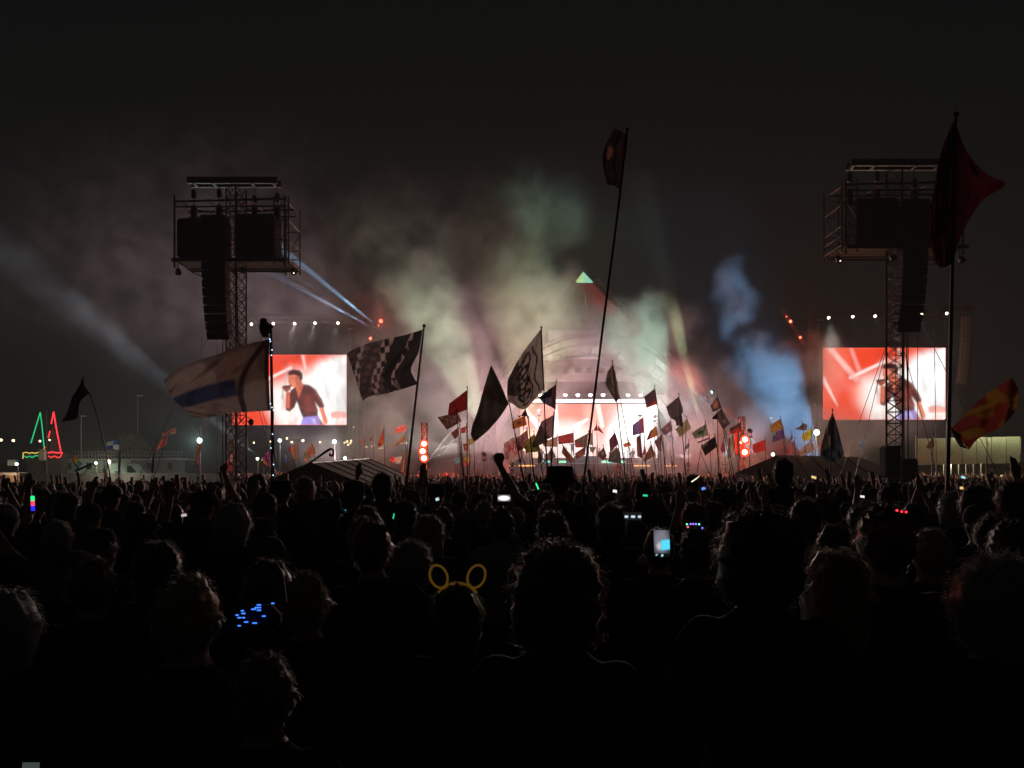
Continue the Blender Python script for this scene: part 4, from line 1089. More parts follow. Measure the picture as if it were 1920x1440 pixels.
# --- the many flags in front of the stage: label, hoist, fly, distance, colours, foot of the pole
def join_cloth(part_of, other):
    """the cloth of other belongs to the flag part_of; its own pole is not needed"""
    for c in list(other.children):
        if c.name.startswith('cloth'):
            c.parent = part_of; c.location = Vector(other.location) - Vector(part_of.location)
        else: bpy.data.objects.remove(c)
    bpy.data.objects.remove(other)
join_cloth(RED1, RED2)
FL = [
 ('small orange brown flag near the dark wedge flag', [(984, 779), (988, 797)], [(960, 790), (961, 805)], 40, col_spot(OR, BR, .5, .5, .18), (975, 890)),
 ('red and white checked flag left of the stage', [(989, 806), (993, 836)], [(970, 820), (972, 846)], 42, col_check((.42, .2, .2), (.2, .08, .09), 8, 7), (996, 890)),
 ('pink and white flag with red script left of the stage', [(968, 818), (985, 852)], [(944, 832), (950, 874)], 42, col_script((.5, .34, .33), (.4, .06, .06), 2), (990, 890)),
 ('tall mauve flag with dark lower corner in the stage opening', [(1038, 778), (1035, 820)], [(1015, 790), (997, 836)], 34, col_diag((.36, .2, .2), (.09, .06, .06), 1.05), (1032, 892)),
 ('olive flag below the mauve flag', [(1002, 813), (1015, 846)], [(982, 832), (986, 850)], 38, col_solid((.30, .24, .06)), (1018, 890)),
 ('dark olive flag crossing the olive one', [(1020, 812), (1028, 828)], [(997, 830), (999, 840)], 37, col_solid((.12, .10, .06)), (1030, 890)),
 ('tan flag stretched beside the red flag', [(1045, 818), (1045, 838)], [(1017, 830), (1019, 837)], 44, col_solid((.5, .3, .22)), (1046, 892)),
 ('red flag stretched flat before the bright backdrop', [(1075, 811), (1076, 830)], [(1046, 818), (1047, 833)], 44, col_solid((.45, .08, .08)), (1078, 892)),
 ('olive flag with red corner before the bright backdrop', [(1103, 812), (1100, 839)], [(1077, 826), (1079, 839)], 44, col_diag((.2, .15, .11), (.5, .08, .08), 1.35), (1104, 892)),
 ('narrow tan flag beside the long slanting pole', [(1111, 811), (1112, 834)], [(1104, 813), (1106, 835)], 46, col_solid((.42, .24, .17)), (1113, 892)),
 ('drooping orange brown flag with dark bands', [(1056, 835), (1079, 863)], [(1053, 849), (1068, 867)], 40, col_h((.45, .2, .1), (.3, .13, .09), (.4, .2, .16)), (1080, 892)),
 ('brown flag with faint pattern beside the long slanting pole', [(1099, 836), (1097, 853)], [(1078, 850), (1080, 861)], 42, col_blotch((.34, .14, .1), (.26, .12, .1), 3), (1100, 892)),
 ('small dark brown flag under the olive flags', [(1011, 842), (1018, 862)], [(1008, 862), (1009, 872)], 36, col_solid((.12, .07, .07)), (1018, 892)),
 ('grey drooping triangular flag behind the raised fist', [(1034, 839), (1043, 857)], [(1014, 874), (1026, 864)], 40, col_solid((.26, .22, .21)), (1034, 892)),
 ('little maroon pennant high before the bright backdrop', [(1119, 794), (1121, 807)], [(1113, 807), (1114, 808)], 46, col_solid((.22, .05, .06)), (1122, 892)),
 ('thin maroon streamer blown right from the little pennant', [(1121, 797), (1121, 807)], [(1132, 813), (1132, 814)], 46, col_solid((.25, .05, .05)), (1122, 892)),
 ('dark maroon flag with notched edge before the backdrop', [(1153, 810), (1160, 832)], [(1142, 825), (1144, 847)], 42, col_solid((.16, .05, .07)), (1164, 892)),
 ('brown flag with pale emblem on a bent pole', [(1132, 838), (1138, 855)], [(1119, 854), (1131, 864)], 40, col_spot((.24, .08, .07), (.4, .25, .18), .4, .4, .2), (1142, 892)),
 ('small green brown flag beside the brown emblem flag', [(1118, 838), (1112, 850)], [(1105, 838), (1107, 846)], 44, col_solid((.28, .24, .14)), (1114, 892)),
 ('large grey brown flag low before the stage', [(1160, 839), (1165, 869)], [(1144, 850), (1140, 866)], 36, col_solid((.20, .17, .15)), (1168, 895)),
 ('pale mauve flag behind the grey brown one', [(1156, 838), (1156, 850)], [(1143, 846), (1142, 852)], 46, col_solid((.42, .3, .32)), (1158, 892)),
 ('tiny orange flag alone before the white light', [(1180, 828), (1184, 835)], [(1168, 833), (1171, 839)], 50, col_v(OR, (.6, .2, .1), OR), (1176, 892)),
 ('violet flag with red hoist before the white light', [(1206, 782), (1208, 811)], [(1186, 797), (1186, 817)], 44, lambda u, v: np.where((u < .22)[..., None], np.array((.6, .1, .09)), np.array((.26, .18, .42))), (1212, 892)),
 ('long brown flag hanging straight below the violet flag', [(1201, 815), (1205, 859)], [(1193, 820), (1195, 856)], 44, col_solid((.28, .12, .1)), (1206, 892)),
 ('orange and brown flag with dark star', [(1231, 798), (1234, 816)], [(1219, 808), (1212, 826)], 46, lambda u, v: np.where((u > .72)[..., None], np.array((.15, .04, .05)), np.where((v > .75)[..., None], np.array((.5, .12, .05)), np.array((.42, .2, .08)))), (1236, 892)),
 ('dull purple flag with small yellow emblem', [(1258, 788), (1261, 807)], [(1238, 806), (1246, 816)], 46, col_spot((.20, .12, .16), (.45, .3, .1), .45, .5, .12), (1266, 892)),
 ('mauve flag twisted like a stocking', [(1242, 814), (1240, 828), (1240, 847)], [(1227, 827), (1231, 838), (1236, 846)], 42, col_solid((.25, .16, .19)), (1247, 892)),
 ('brown flag with red edge and pale patch', [(1221, 832), (1229, 854)], [(1206, 862), (1208, 866)], 40, col_blotch((.3, .08, .06), (.3, .2, .14), 5), (1232, 892)),
 ('small red triangular flag beside the long brown flag', [(1209, 832), (1212, 849)], [(1205, 851), (1207, 853)], 48, col_solid((.4, .07, .08)), (1213, 892)),
 ('dark purple flag with red lower edge high right of the stage', [(1228, 728), (1233, 757)], [(1208, 744), (1212, 765)], 36, col_h((.12, .08, .11), (.13, .08, .11), (.14, .08, .1), (.4, .08, .09)), (1250, 890)),
 ('dark tattered flag with a drooping tail', [(1273, 743), (1281, 770), (1276, 778)], [(1249, 763), (1256, 782), (1266, 788)], 34, col_solid((.14, .12, .12)), (1286, 890)),
 ('dark tail of cloth hanging under the tattered flag', [(1278, 776), (1281, 799)], [(1266, 786), (1268, 798)], 34, col_solid((.12, .10, .10)), (1286, 890)),
 ('tan notched flag right of the stage', [(1289, 785), (1296, 803)], [(1266, 805), (1275, 820)], 40, col_solid((.38, .34, .2)), (1282, 892)),
 ('pale green flag with dark leaf emblem', [(1324, 794), (1329, 816)], [(1297, 812), (1303, 823)], 38, col_spot((.3, .36, .24), (.06, .14, .05), .5, .5, .2), (1306, 892)),
 ('little grey flag above the right crowd', [(1292, 828), (1293, 837)], [(1284, 838), (1283, 846)], 44, col_solid((.2, .22, .2)), (1290, 892)),
 ('little purple pennant low above the crowd', [(1260, 860), (1264, 873)], [(1258, 866), (1259, 877)], 44, col_solid((.26, .12, .2)), (1262, 895)),
 ('pink flag hanging low before the stage', [(1163, 867), (1160, 884)], [(1150, 877), (1152, 881)], 40, col_solid((.5, .16, .18)), (1162, 895)),
 ('tall dark hooded looking flag with ragged hem', [(1149, 682), (1155, 705), (1162, 747)], [(1139, 698), (1135, 722), (1143, 734), (1154, 754)], 30, col_blotch((.12, .09, .09), (.26, .19, .17), 4), (1172, 890)),
 ('salmon flag framed in dark cloth right of the stage', [(1346, 743), (1353, 764)], [(1332, 761), (1337, 773)], 40, col_spot((.1, .07, .07), (.42, .17, .12), .5, .45, .36), (1372, 892)),
 ('dark flag with pale skull-like blot under the salmon flag', [(1353, 765), (1369, 794)], [(1340, 778), (1356, 806)], 40, col_spot((.13, .08, .09), (.36, .28, .28), .45, .68, .15), (1376, 892)),
 ('small black flag shaped like a cap', [(1345, 773), (1345, 786)], [(1335, 784), (1336, 786)], 36, col_solid(BK), (1347, 892)),
 ('black and red flag above the red lamps', [(1389, 791), (1391, 809)], [(1369, 803), (1367, 816)], 42, col_h((.12, .05, .05), (.5, .06, .04)), (1384, 892)),
 ('plain red flag beside the red lamps', [(1435, 824), (1435, 845)], [(1411, 833), (1413, 850)], 48, col_solid((.55, .05, .04)), (1436, 880)),
 ('black flag with pale top corner right of the stage', [(1341, 818), (1345, 837)], [(1314, 836), (1322, 855)], 38, lambda u, v: np.where(((u > .55) & (v < .2))[..., None], np.array((.3, .26, .22)), np.array((.05, .045, .05))), (1352, 892)),
 ('thin dark ribbon above the black flag', [(1330, 820), (1330, 823)], [(1307, 829), (1309, 831)], 42, col_solid((.12, .05, .05)), (1334, 892)),
 ('narrow maroon pennant left of the ladder', [(1357, 824), (1360, 846)], [(1351, 842), (1354, 849)], 44, col_solid((.3, .07, .08)), (1362, 892)),
 ('pale ragged flag in front of the red lamps', [(1374, 814), (1380, 852)], [(1366, 822), (1363, 861)], 46, col_blotch((.42, .3, .24), (.5, .4, .34), 3), (1386, 892)),
 ('yellow flag with dark figures right of the stage', [(1464, 784), (1469, 803)], [(1444, 798), (1446, 812)], 46, col_blotch((.6, .36, .05), (.24, .12, .06), 7, 9), (1476, 885)),
 ('purple flag with green corner below the yellow one', [(1469, 804), (1471, 821)], [(1448, 812), (1449, 830)], 46, lambda u, v: np.where(((u > .7) & (v < .3))[..., None], np.array((.2, .5, .4)), np.array((.16, .09, .22))), (1478, 885)),
 ('brown bird shaped flag right of the yellow flags', [(1505, 793), (1513, 797), (1511, 807)], [(1503, 797), (1497, 801), (1490, 805)], 46, col_solid((.2, .14, .1)), (1516, 885)),
 ('bright yellow flag beside the yellowish floodlight', [(1521, 802), (1522, 822)], [(1503, 816), (1505, 828)], 50, col_blotch((.62, .58, .06), (.5, .46, .04), 2), (1524, 885)),
 ('grey blue pennant above the hip roofed tent', [(1485, 811), (1487, 822)], [(1480, 826), (1476, 833)], 50, col_solid((.14, .17, .24)), (1488, 880)),
 ('red and dark drooping flag above the tent ridge', [(1490, 824), (1493, 848)], [(1474, 846), (1472, 853)], 48, col_v((.2, .1, .12), (.42, .1, .14), (.36, .08, .1)), (1494, 880)),
 ('large tan flag above the tent ridge', [(1521, 826), (1530, 843)], [(1497, 846), (1502, 856)], 48, col_blotch((.42, .3, .24), (.34, .26, .21), 6), (1532, 885)),
 ('tiny pink flag right of the tan tent flag', [(1537, 833), (1539, 842)], [(1534, 840), (1535, 843)], 60, col_solid((.6, .16, .12)), (1541, 885)),
 ('blue tasselled flag beside the foot of the right mast', [(1617, 824), (1619, 842)], [(1611, 834), (1613, 846)], 60, col_solid((.1, .16, .36)), (1622, 888)),
 ('dark heart shaped flag before the lit awning', [(1750, 818), (1752, 838)], [(1736, 838), (1740, 842)], 30, col_solid((.2, .12, .07)), (1748, 890)),
 ('deep red flag left of the dark wedge flag', [(876, 731), (876, 768)], [(842, 757), (840, 781)], 30, col_solid((.26, .025, .025)), (876, 893)),
 ('brown flowered flag with torn edge', [(858, 774), (866, 790)], [(820, 782), (838, 806)], 30, col_blotch((.3, .16, .12), (.15, .08, .07), 5, 7), (868, 893)),
 ('reddish brown flag hanging under the flowered one', [(861, 800), (858, 820)], [(845, 812), (852, 823)], 32, col_solid((.34, .15, .13)), (870, 893)),
 ('small red fringed flag by two leaning poles', [(874, 799), (873, 811)], [(864, 803), (865, 813)], 40, col_solid((.55, .08, .06)), (877, 893)),
 ('orange red flag with white spot on the leaning poles', [(879, 831), (877, 846)], [(868, 832), (870, 844)], 44, col_spot((.55, .1, .05), (.6, .5, .3), .5, .5, .2), (880, 893)),
 ('orange and yellow flag low on the leaning poles', [(881, 856), (878, 874)], [(866, 858), (869, 875)], 48, col_diag((.6, .4, .08), (.5, .1, .12), .9), (880, 895)),
 ('yellow scrap of cloth under the dark wedge flag', [(888, 822), (887, 832)], [(877, 824), (880, 834)], 46, col_solid((.42, .36, .08)), (890, 893)),
 ('teal pennant low left of the leaning poles', [(862, 853), (861, 866)], [(852, 866), (855, 870)], 50, col_solid((.1, .36, .36)), (864, 893)),
 ('tall orange pennant left of the red lamps', [(720, 802), (719, 832)], [(708, 834), (709, 839)], 56, col_blotch((.5, .14, .05), (.36, .09, .04), 4), (722, 885)),
 ('faint white and pink striped flag left of the red lamps', [(762, 795), (761, 809)], [(741, 803), (741, 813)], 62, col_h((.5, .45, .42), (.3, .2, .2), (.5, .45, .42), (.3, .2, .2), (.5, .45, .42)), (765, 880)),
 ('yellow and green striped flag blown to a point', [(760, 813), (760, 827)], [(736, 836), (735, 840)], 56, col_h((.42, .4, .2), (.2, .2, .1), (.42, .4, .2), (.22, .2, .12), (.4, .4, .2)), (762, 882)),
 ('cyan and red block flag above the striped tent', [(754, 856), (750, 870)], [(732, 857), (732, 866)], 60, lambda u, v: np.where((u > .66)[..., None], np.array((.5, .12, .1)), np.where((np.abs(v - .5) < .08)[..., None], np.array((.5, .3, .3)), np.array((.2, .5, .48)))), (756, 886)),
 ('pink pennant left of the orange pennant', [(682, 819), (680, 828)], [(674, 828), (677, 835)], 64, col_solid((.5, .25, .24)), (684, 880)),
 ('tiny pink and grey flag above the striped tent', [(699, 817), (698, 825)], [(693, 824), (692, 828)], 66, col_solid((.55, .2, .22)), (701, 880)),
 ('tan feather banner beside the checked flag pole', [(762, 846), (757, 884)], [(757, 852), (752, 884)], 54, col_solid((.5, .3, .16)), (757, 890)),
 ('yellow strip banner beside the tan feather banner', [(767, 862), (766, 886)], [(764, 864), (763, 886)], 54, col_solid((.55, .38, .05)), (766, 892)),
 ('purple flag with orange top by the string light pole', [(506, 842), (508, 876)], [(490, 858), (497, 872)], 44, col_diag((.3, .1, .28), (.55, .22, .1), 1.1), (512, 892)),
 ('tan flag with orange centre under the left video screen', [(559, 829), (557, 858)], [(546, 838), (550, 861)], 60, col_spot((.42, .34, .26), (.55, .33, .14), .5, .55, .25), (560, 885)),
 ('pale yellow flag with orange emblem behind the curled pole', [(585, 829), (593, 849)], [(569, 852), (572, 869)], 56, col_spot((.42, .4, .26), (.42, .24, .12), .4, .4, .25), (596, 885)),
 ('small blue and white flag behind the curled pole', [(537, 850), (540, 865)], [(532, 857), (534, 869)], 60, col_diag((.5, .55, .6), (.1, .2, .5), .7), (541, 885)),
 ('small red flag next to the tan and orange flag', [(545, 838), (544, 850)], [(538, 840), (540, 850)], 62, col_solid((.4, .05, .05)), (546, 885)),
 ('rainbow striped flag above the mint cabin wall', [(137, 851), (155, 870)], [(134, 860), (145, 880)], 56, col_h((.5, .08, .06), (.55, .25, .05), (.5, .42, .08), (.1, .3, .1), (.1, .15, .4)), (150, 890)),
 ('blue and white quartered flag in front of the cabin block', [(224, 824), (223, 843)], [(200, 829), (200, 842)], 56, lambda u, v: np.where((((u < .5) ^ (v < .5)))[..., None], np.array((.55, .52, .5)), np.array((.06, .09, .28))), (222, 895)),
 ('red and white striped flag blown out above the cabin block', [(316, 815), (312, 833)], [(299, 828), (286, 849)], 40, col_v((.55, .5, .48), (.5, .1, .09), (.5, .1, .09), (.55, .42, .4), (.5, .1, .09)), (285, 905)),
 ('white wing shaped tip above the striped red flag', [(331, 801), (330, 812)], [(302, 812), (305, 818)], 40, col_blotch((.5, .42, .4), (.4, .18, .17), 2), (318, 850)),
 ('orange windsock under the brightest floodlight', [(371, 834), (379, 834)], [(366, 866), (371, 876)], 50, col_h((.6, .3, .08), (.55, .12, .06), (.5, .3, .32), (.3, .2, .3)), (372, 900)),
 ('red and pink flag behind the left mast', [(437, 846), (436, 880)], [(420, 872), (427, 888)], 56, col_diag((.55, .3, .3), (.4, .05, .08), .8), (438, 898)),
 ('beige tassel of cloth on a thin pole near the hoarding', [(197, 877), (205, 902)], [(192, 880), (198, 903)], 40, col_solid((.5, .44, .38)), (208, 930)),
 ('dark twisted flag hanging before the cabin block', [(290, 848), (288, 888)], [(286, 856), (283, 885)], 38, col_solid((.1, .07, .07)), (284, 905)),
 ('dark hanging sleeve below the quartered flag', [(228, 843), (224, 888)], [(222, 846), (221, 880)], 54, col_solid((.1, .1, .13)), (224, 895)),
 ('black bird kite with pale beak above the mint wall', [(178, 866), (172, 872)], [(142, 880), (139, 886)], 38, lambda u, v: np.where((u < .1)[..., None], np.array((.4, .42, .38)), np.array(BK)), (140, 905)),
 ('pink pennant low over the far crowd left of the stage', [(945, 845), (958, 885)], [(933, 890), (938, 893)], 50, col_solid((.42, .22, .22)), (960, 893)),
 ('dark navy flag high in the stage opening', [(1043, 720), (1042, 768)], [(1010, 745), (1018, 755)], 30, lambda u, v: np.where((u < .25)[..., None], np.array((.2, .06, .05)), np.where((v > .45)[..., None], np.array((.22, .2, .3)), np.array((.03, .028, .05)))), (1033, 890)),
]
made = {}
for lab, h, f, d, cf, foot in FL:
    big = abs(h[0][1] - h[-1][1]) > 25
    made[lab] = flag(lab, h, f, d, cf, foot, nu=22 if big else 16, nv=18 if big else 12, amp=.07, waves=1.4, heavy=max(cf(np.array([[.8]]), np.array([[.3]]))[0, 0]) < .09, pole_r=.02)
join_cloth(made['dark tattered flag with a drooping tail'], made['dark tail of cloth hanging under the tattered flag'])
join_cloth(made['little maroon pennant high before the bright backdrop'], made['thin maroon streamer blown right from the little pennant'])
join_cloth(made['red and white striped flag blown out above the cabin block'], made['white wing shaped tip above the striped red flag'])
# bare poles
for x0, y0, x1, y1, d, lab in ((1062, 840, 1064, 892, 52, 'bare thin pole standing before the stage beside the red flag'), (1170, 850, 1172, 892, 44, 'bare thin pole standing left of the dark pole pair'), (1180, 850, 1184, 893, 42, 'thicker bare pole leaning before the white light'), (1238, 846, 1241, 893, 46, 'bare pole below the twisted mauve flag'), (1313, 846, 1332, 893, 46, 'bare pole slanting below the green leaf flag'), (1162, 742, 1178, 830, 46, 'long bare pole leaning before the white light')):
    a, b = P(x0, y0, d), P(x1, y1, d)
    t = empty('bare_pole', (b.x, d, gz(d)), lab, 'pole', 'bare poles before the stage')
    o = Vector(t.location)
    k = (a.z - gz(d) - 1.0) / (a.z - b.z)
    b = a + (b - a) * k
    MB().tube(b - o, a - o, .03, 6, .018).build('shaft', POLE, t)
    MB().ball(a - o, .03, 6, 4).build('cap', POLE, t)
# string lights and toy on the pole of the big striped flag
sd = 13.93
t = empty('string_lights', P(511, 900, sd), 'string of cold white bulbs wound down the striped flag pole', 'string lights')
o = Vector(t.location)
COLD = glow('bulb_cold', (.45, .68, 1), 3)
pts = []
for i, (x, y) in enumerate(((506, 636), (507, 640), (510, 656), (509, 666), (507, 757), (510, 764), (513, 769), (511, 814), (508, 840), (513, 871), (512, 891), (517, 906), (515, 924), (513, 953), (513, 970))):
    MB().ball(P(x, y, sd) - o, .011, 6, 5).build('bulb', COLD, t)
    pts.append(P(x, y, sd) - o)
MB().path([p + Vector((.006, .01, 0)) for p in pts], .004, 4).build('wire', BLACK, t)
t = empty('plush_toy', P(497, 632, 13.95), 'brown rounded soft toy tied on top of the striped flag pole', 'toy')
o = Vector(t.location)
FUR = mat('rust_plush', (.22, .07, .02), .95, 0, .1, .4, 20, .5)
MB().ball(P(496, 616, 13.95) - o, .13, 12, 9, (.75, .7, 1.15)).build('body', FUR, t, True)
MB().ball(P(494, 603, 13.95) - o, .07, 10, 7).build('head', FUR, t, True)
for x in (490.5, 497): MB().ball(P(x, 600, 13.95) - o, .025, 7, 5).build('ear', FUR, t, True)
for a in ((502, 622), (498, 630)): MB().ball(P(*a, 13.95) - o, .045, 8, 6, (1.4, 1, .8)).build('paw', FUR, t, True)
# ------------------------------------------------------------------ people
def to_mesh(ob):
    dg = bpy.context.evaluated_depsgraph_get()
    me = bpy.data.meshes.new_from_object(ob.evaluated_get(dg))
    return me
def limb(b, pts, rad, n=9):
    pts = [Vector(p) for p in pts]
    b.path(pts, list(rad), n)
    for p, r in zip(pts, rad): b.ball(p, r * .99, 9, 6)
def hand(b, w, dirv, palm_n, curl=0.25, fist=False):
    """palm and five fingers; w wrist, dirv along the hand, palm_n out of the palm"""
    w, dv, pn = Vector(w), Vector(dirv).normalized(), Vector(palm_n).normalized()
    sv = dv.cross(pn).normalized()
    b.path([w, w + dv * .05, w + dv * .09], [.026, .036, .034], 8)
    b.ball(w + dv * .06, .036, 9, 6)
    for k, (o_, L) in enumerate(((-.03, .062), (-.01, .075), (.011, .07), (.03, .055))):
        p0 = w + dv * .085 + sv * o_
        c = 1.9 if fist else curl
        p1 = p0 + (dv * math.cos(c * .5) + pn * math.sin(c * .5)) * L * .5
        p2 = p1 + (dv * math.cos(c * 1.4) + pn * math.sin(c * 1.4)) * L * .5
        b.path([p0 - dv * .02, p0, p1, p2], [.011, .011, .010, .008], 6); b.ball(p2, .0085, 6, 5)
    t0 = w + dv * .035 - sv * .028
    t1 = t0 + (dv * .55 - sv * .6 + pn * .35).normalized() * .04
    t2 = t1 + (dv * .8 - sv * (.0 if fist else .25) + pn * .3).normalized() * .035
    b.path([t0, t1, t2], [.014, .012, .009], 6); b.ball(t2, .009, 6, 5)
HEAD_Z = 1.60
def make_body(name, arms, lean=0.0, voxel=.019):
    """one fused figure 1.72 m tall facing +Y; arms: two lists of (elbow, wrist, hand direction, palm, fist)"""
    b = MB()
    # torso as stacked ellipses
    def ring_loft(rows, n=18):
        vs_, fs_ = [], []
        for z, rx, ry, cy_ in rows:
            for i in range(n):
                t_ = 2 * math.pi * i / n
                ex = math.copysign(abs(math.cos(t_)) ** .85, math.cos(t_)); ey = math.copysign(abs(math.sin(t_)) ** .85, math.sin(t_))
                vs_.append((rx * ex, cy_ + ry * ey, z))
        m = len(rows)
        for k in range(m - 1):
            fs_ += [(k * n + i, k * n + (i + 1) % n, (k + 1) * n + (i + 1) % n, (k + 1) * n + i) for i in range(n)]
        fs_ += [tuple(range(n - 1, -1, -1)), tuple(range((m - 1) * n, m * n))]
        b.add(vs_, fs_)
    ring_loft([(.80, .155, .105, 0), (.88, .172, .118, -.005), (.96, .168, .112, 0), (1.06, .152, .100, .006), (1.18, .165, .108, .006), (1.28, .185, .112, 0), (1.36, .190, .10, -.008), (1.41, .165, .082, -.012), (1.45, .10, .062, -.012), (1.48, .062, .056, -.008)])
    ring_loft([(1.42, .064, .06, -.012), (1.48, .056, .056, -.006), (1.54, .056, .060, .004), (1.58, .05, .055, .01)], 14)
    # head: jaw, face, skull
    ring_loft([(1.505, .026, .03, .055), (1.52, .045, .052, .042), (1.545, .058, .075, .022), (1.58, .068, .088, .012), (1.615, .074, .095, .006), (1.65, .076, .097, 0), (1.68, .071, .09, -.004), (1.705, .055, .072, -.006), (1.718, .034, .046, -.008), (1.722, .012, .018, -.008)], 18)
    b.path([(0, .098, 1.632), (0, .112, 1.605), (0, .120, 1.588), (0, .104, 1.58)], [.008, .011, .014, .012], 7)      # nose
    b.ball((0, .092, 1.555), .018, 8, 5, (1.4, .8, .6)); b.ball((0, .085, 1.522), .022, 8, 5, (1.1, .8, .7))             # mouth, chin
    for sx in (-1, 1):
        b.ball((sx * .080, -.004, 1.605), .028, 8, 6, (.4, .75, 1.1))                                                     # ear
        b.ball((sx * .034, .086, 1.655), .016, 7, 5, (1.5, .6, .5))                                                       # brow
        limb(b, [(sx * .085, 0, .86), (sx * .10, .012, .50), (sx * .105, -.012, .12)], [.088, .058, .042])
        b.ball((sx * .105, .06, .045), .05, 10, 7, (.95, 2.5, .85))
        limb(b, [(sx * .155, -.01, 1.385), (sx * .185, -.012, 1.365)], [.07, .062])
    for sx, (el, wr, hd, pn, fist) in zip((-1, 1), arms):
        S_ = Vector((sx * .19, -.012, 1.36)); E_ = Vector(el); W_2 = Vector(wr)
        limb(b, [S_, S_.lerp(E_, .5), E_], [.058, .05, .042])
        limb(b, [E_, E_.lerp(W_2, .35), W_2], [.042, .039, .027])
        hand(b, W_2, hd, pn, fist=fist)
    src = b.build(name + '_src', None)
    rm = src.modifiers.new('fuse', 'REMESH'); rm.mode = 'VOXEL'; rm.voxel_size = voxel; rm.use_smooth_shade = True
    sm = src.modifiers.new('soften', 'SMOOTH'); sm.factor = .5; sm.iterations = 2
    me = to_mesh(src); me.name = name
    bpy.data.objects.remove(src)
    for m in (SHIRT, SKIN, JEANS): me.materials.append(m)
    n = len(me.polygons)
    ctr = np.empty(n * 3, np.float32); me.polygons.foreach_get('center', ctr); ctr = ctr.reshape(-1, 3)
    idx = np.zeros(n, np.int32)
    idx[ctr[:, 2] > 1.475] = 1
    idx[ctr[:, 2] < .92] = 2
    for sx, (el, wr, hd, pn, fist) in zip((-1, 1), arms):
        a, w = np.array(el), np.array(wr)
        ax = w - a; L = np.linalg.norm(ax); ax = ax / L
        t_ = (ctr - a) @ ax
        dist = np.linalg.norm(ctr - a - np.outer(t_, ax), axis=1)
        near = (dist < .1) & (t_ > L * .15) & (t_ < L + .22)
        if not fist or True: idx[near & ~((np.abs(ctr[:, 0]) < .12) & (ctr[:, 2] < 1.5) & (ctr[:, 2] > .8))] = 1
        up = np.linalg.norm(ctr - np.array((sx * .19, 0, 1.36)), axis=1) < .24
        idx[up & (ctr[:, 2] < 1.475)] = 0
    me.polygons.foreach_set('material_index', idx); me.update()
    return me
def obj_color_mat(name, k=1.0, rough=.95, sheen=.02):
    m = bpy.data.materials.new(name); m.use_nodes = True
    n, l = m.node_tree.nodes, m.node_tree.links
    b = n['Principled BSDF']; oi = n.new('ShaderNodeObjectInfo')
    l.new(oi.outputs['Color'], b.inputs['Base Color'])
    b.inputs['Roughness'].default_value = rough; b.inputs['Specular IOR Level'].default_value = .2
    b.inputs['Sheen Weight'].default_value = sheen; b.inputs['Specular IOR Level'].default_value = .05; b.inputs['Sheen Roughness'].default_value = .4
    return m
SHIRT = obj_color_mat('clothing')
SKIN = mat('skin', (.42, .25, .18), .55, 0, .35)
JEANS = mat('trousers', (.03, .035, .05), .9, 0, .15)
def hair_mat(name):
    m = bpy.data.materials.new(name); m.use_nodes = True
    n, l = m.node_tree.nodes, m.node_tree.links
    n.clear()
    o = n.new('ShaderNodeOutputMaterial'); oi = n.new('ShaderNodeObjectInfo')
    b = n.new('ShaderNodeBsdfPrincipled'); t = n.new('ShaderNodeBsdfTranslucent'); mx = n.new('ShaderNodeMixShader')
    l.new(oi.outputs['Color'], b.inputs['Base Color']); l.new(oi.outputs['Color'], t.inputs['Color'])
    b.inputs['Roughness'].default_value = .38; b.inputs['Specular IOR Level'].default_value = .6
    b.inputs['Sheen Weight'].default_value = 1.0
    mx.inputs['Fac'].default_value = .35
    l.new(b.outputs[0], mx.inputs[1]); l.new(t.outputs[0], mx.inputs[2]); l.new(mx.outputs[0], o.inputs['Surface'])
    return m
HAIR = hair_mat('hair')
down = [((-.235, -.03, 1.09), (-.225, .09, .86), (0, .3, -1), (1, 0, 0), False), ((.235, -.03, 1.09), (.225, .09, .86), (0, .3, -1), (-1, 0, 0), False)]
BODY = {
 'down': make_body('person_standing', down),
 'fold': make_body('person_hands_front', [((-.25, .02, 1.10), (-.06, .20, 1.12), (1, .5, .1), (0, -1, 0), False), ((.25, .02, 1.10), (.06, .22, 1.10), (-1, .5, .1), (0, -1, 0), False)]),
 'fist': make_body('person_fist_raised', [((-.36, .06, 1.50), (-.50, .08, 1.74), (-.35, 0, 1), (0, 1, .2), True), down[1]], voxel=.014),
 'both': make_body('person_arms_raised', [((-.36, .05, 1.46), (-.30, .08, 1.72), (.1, .1, 1), (.3, 1, 0), False), ((.36, .05, 1.46), (.46, .06, 1.72), (.1, .1, 1), (-.3, 1, 0), False)], voxel=.014),
 'phone': make_body('person_holding_phone', [((-.24, .14, 1.18), (-.05, .34, 1.43), (.3, .2, 1), (.9, 0, 0), False), ((.24, .14, 1.18), (.06, .35, 1.42), (-.3, .2, 1), (-.9, 0, 0), False)], voxel=.014),
 'up1': make_body('person_one_arm_up', [down[0], ((.30, .10, 1.52), (.26, .16, 1.78), (-.1, .1, 1), (0, 1, 0), False)], voxel=.014),
}
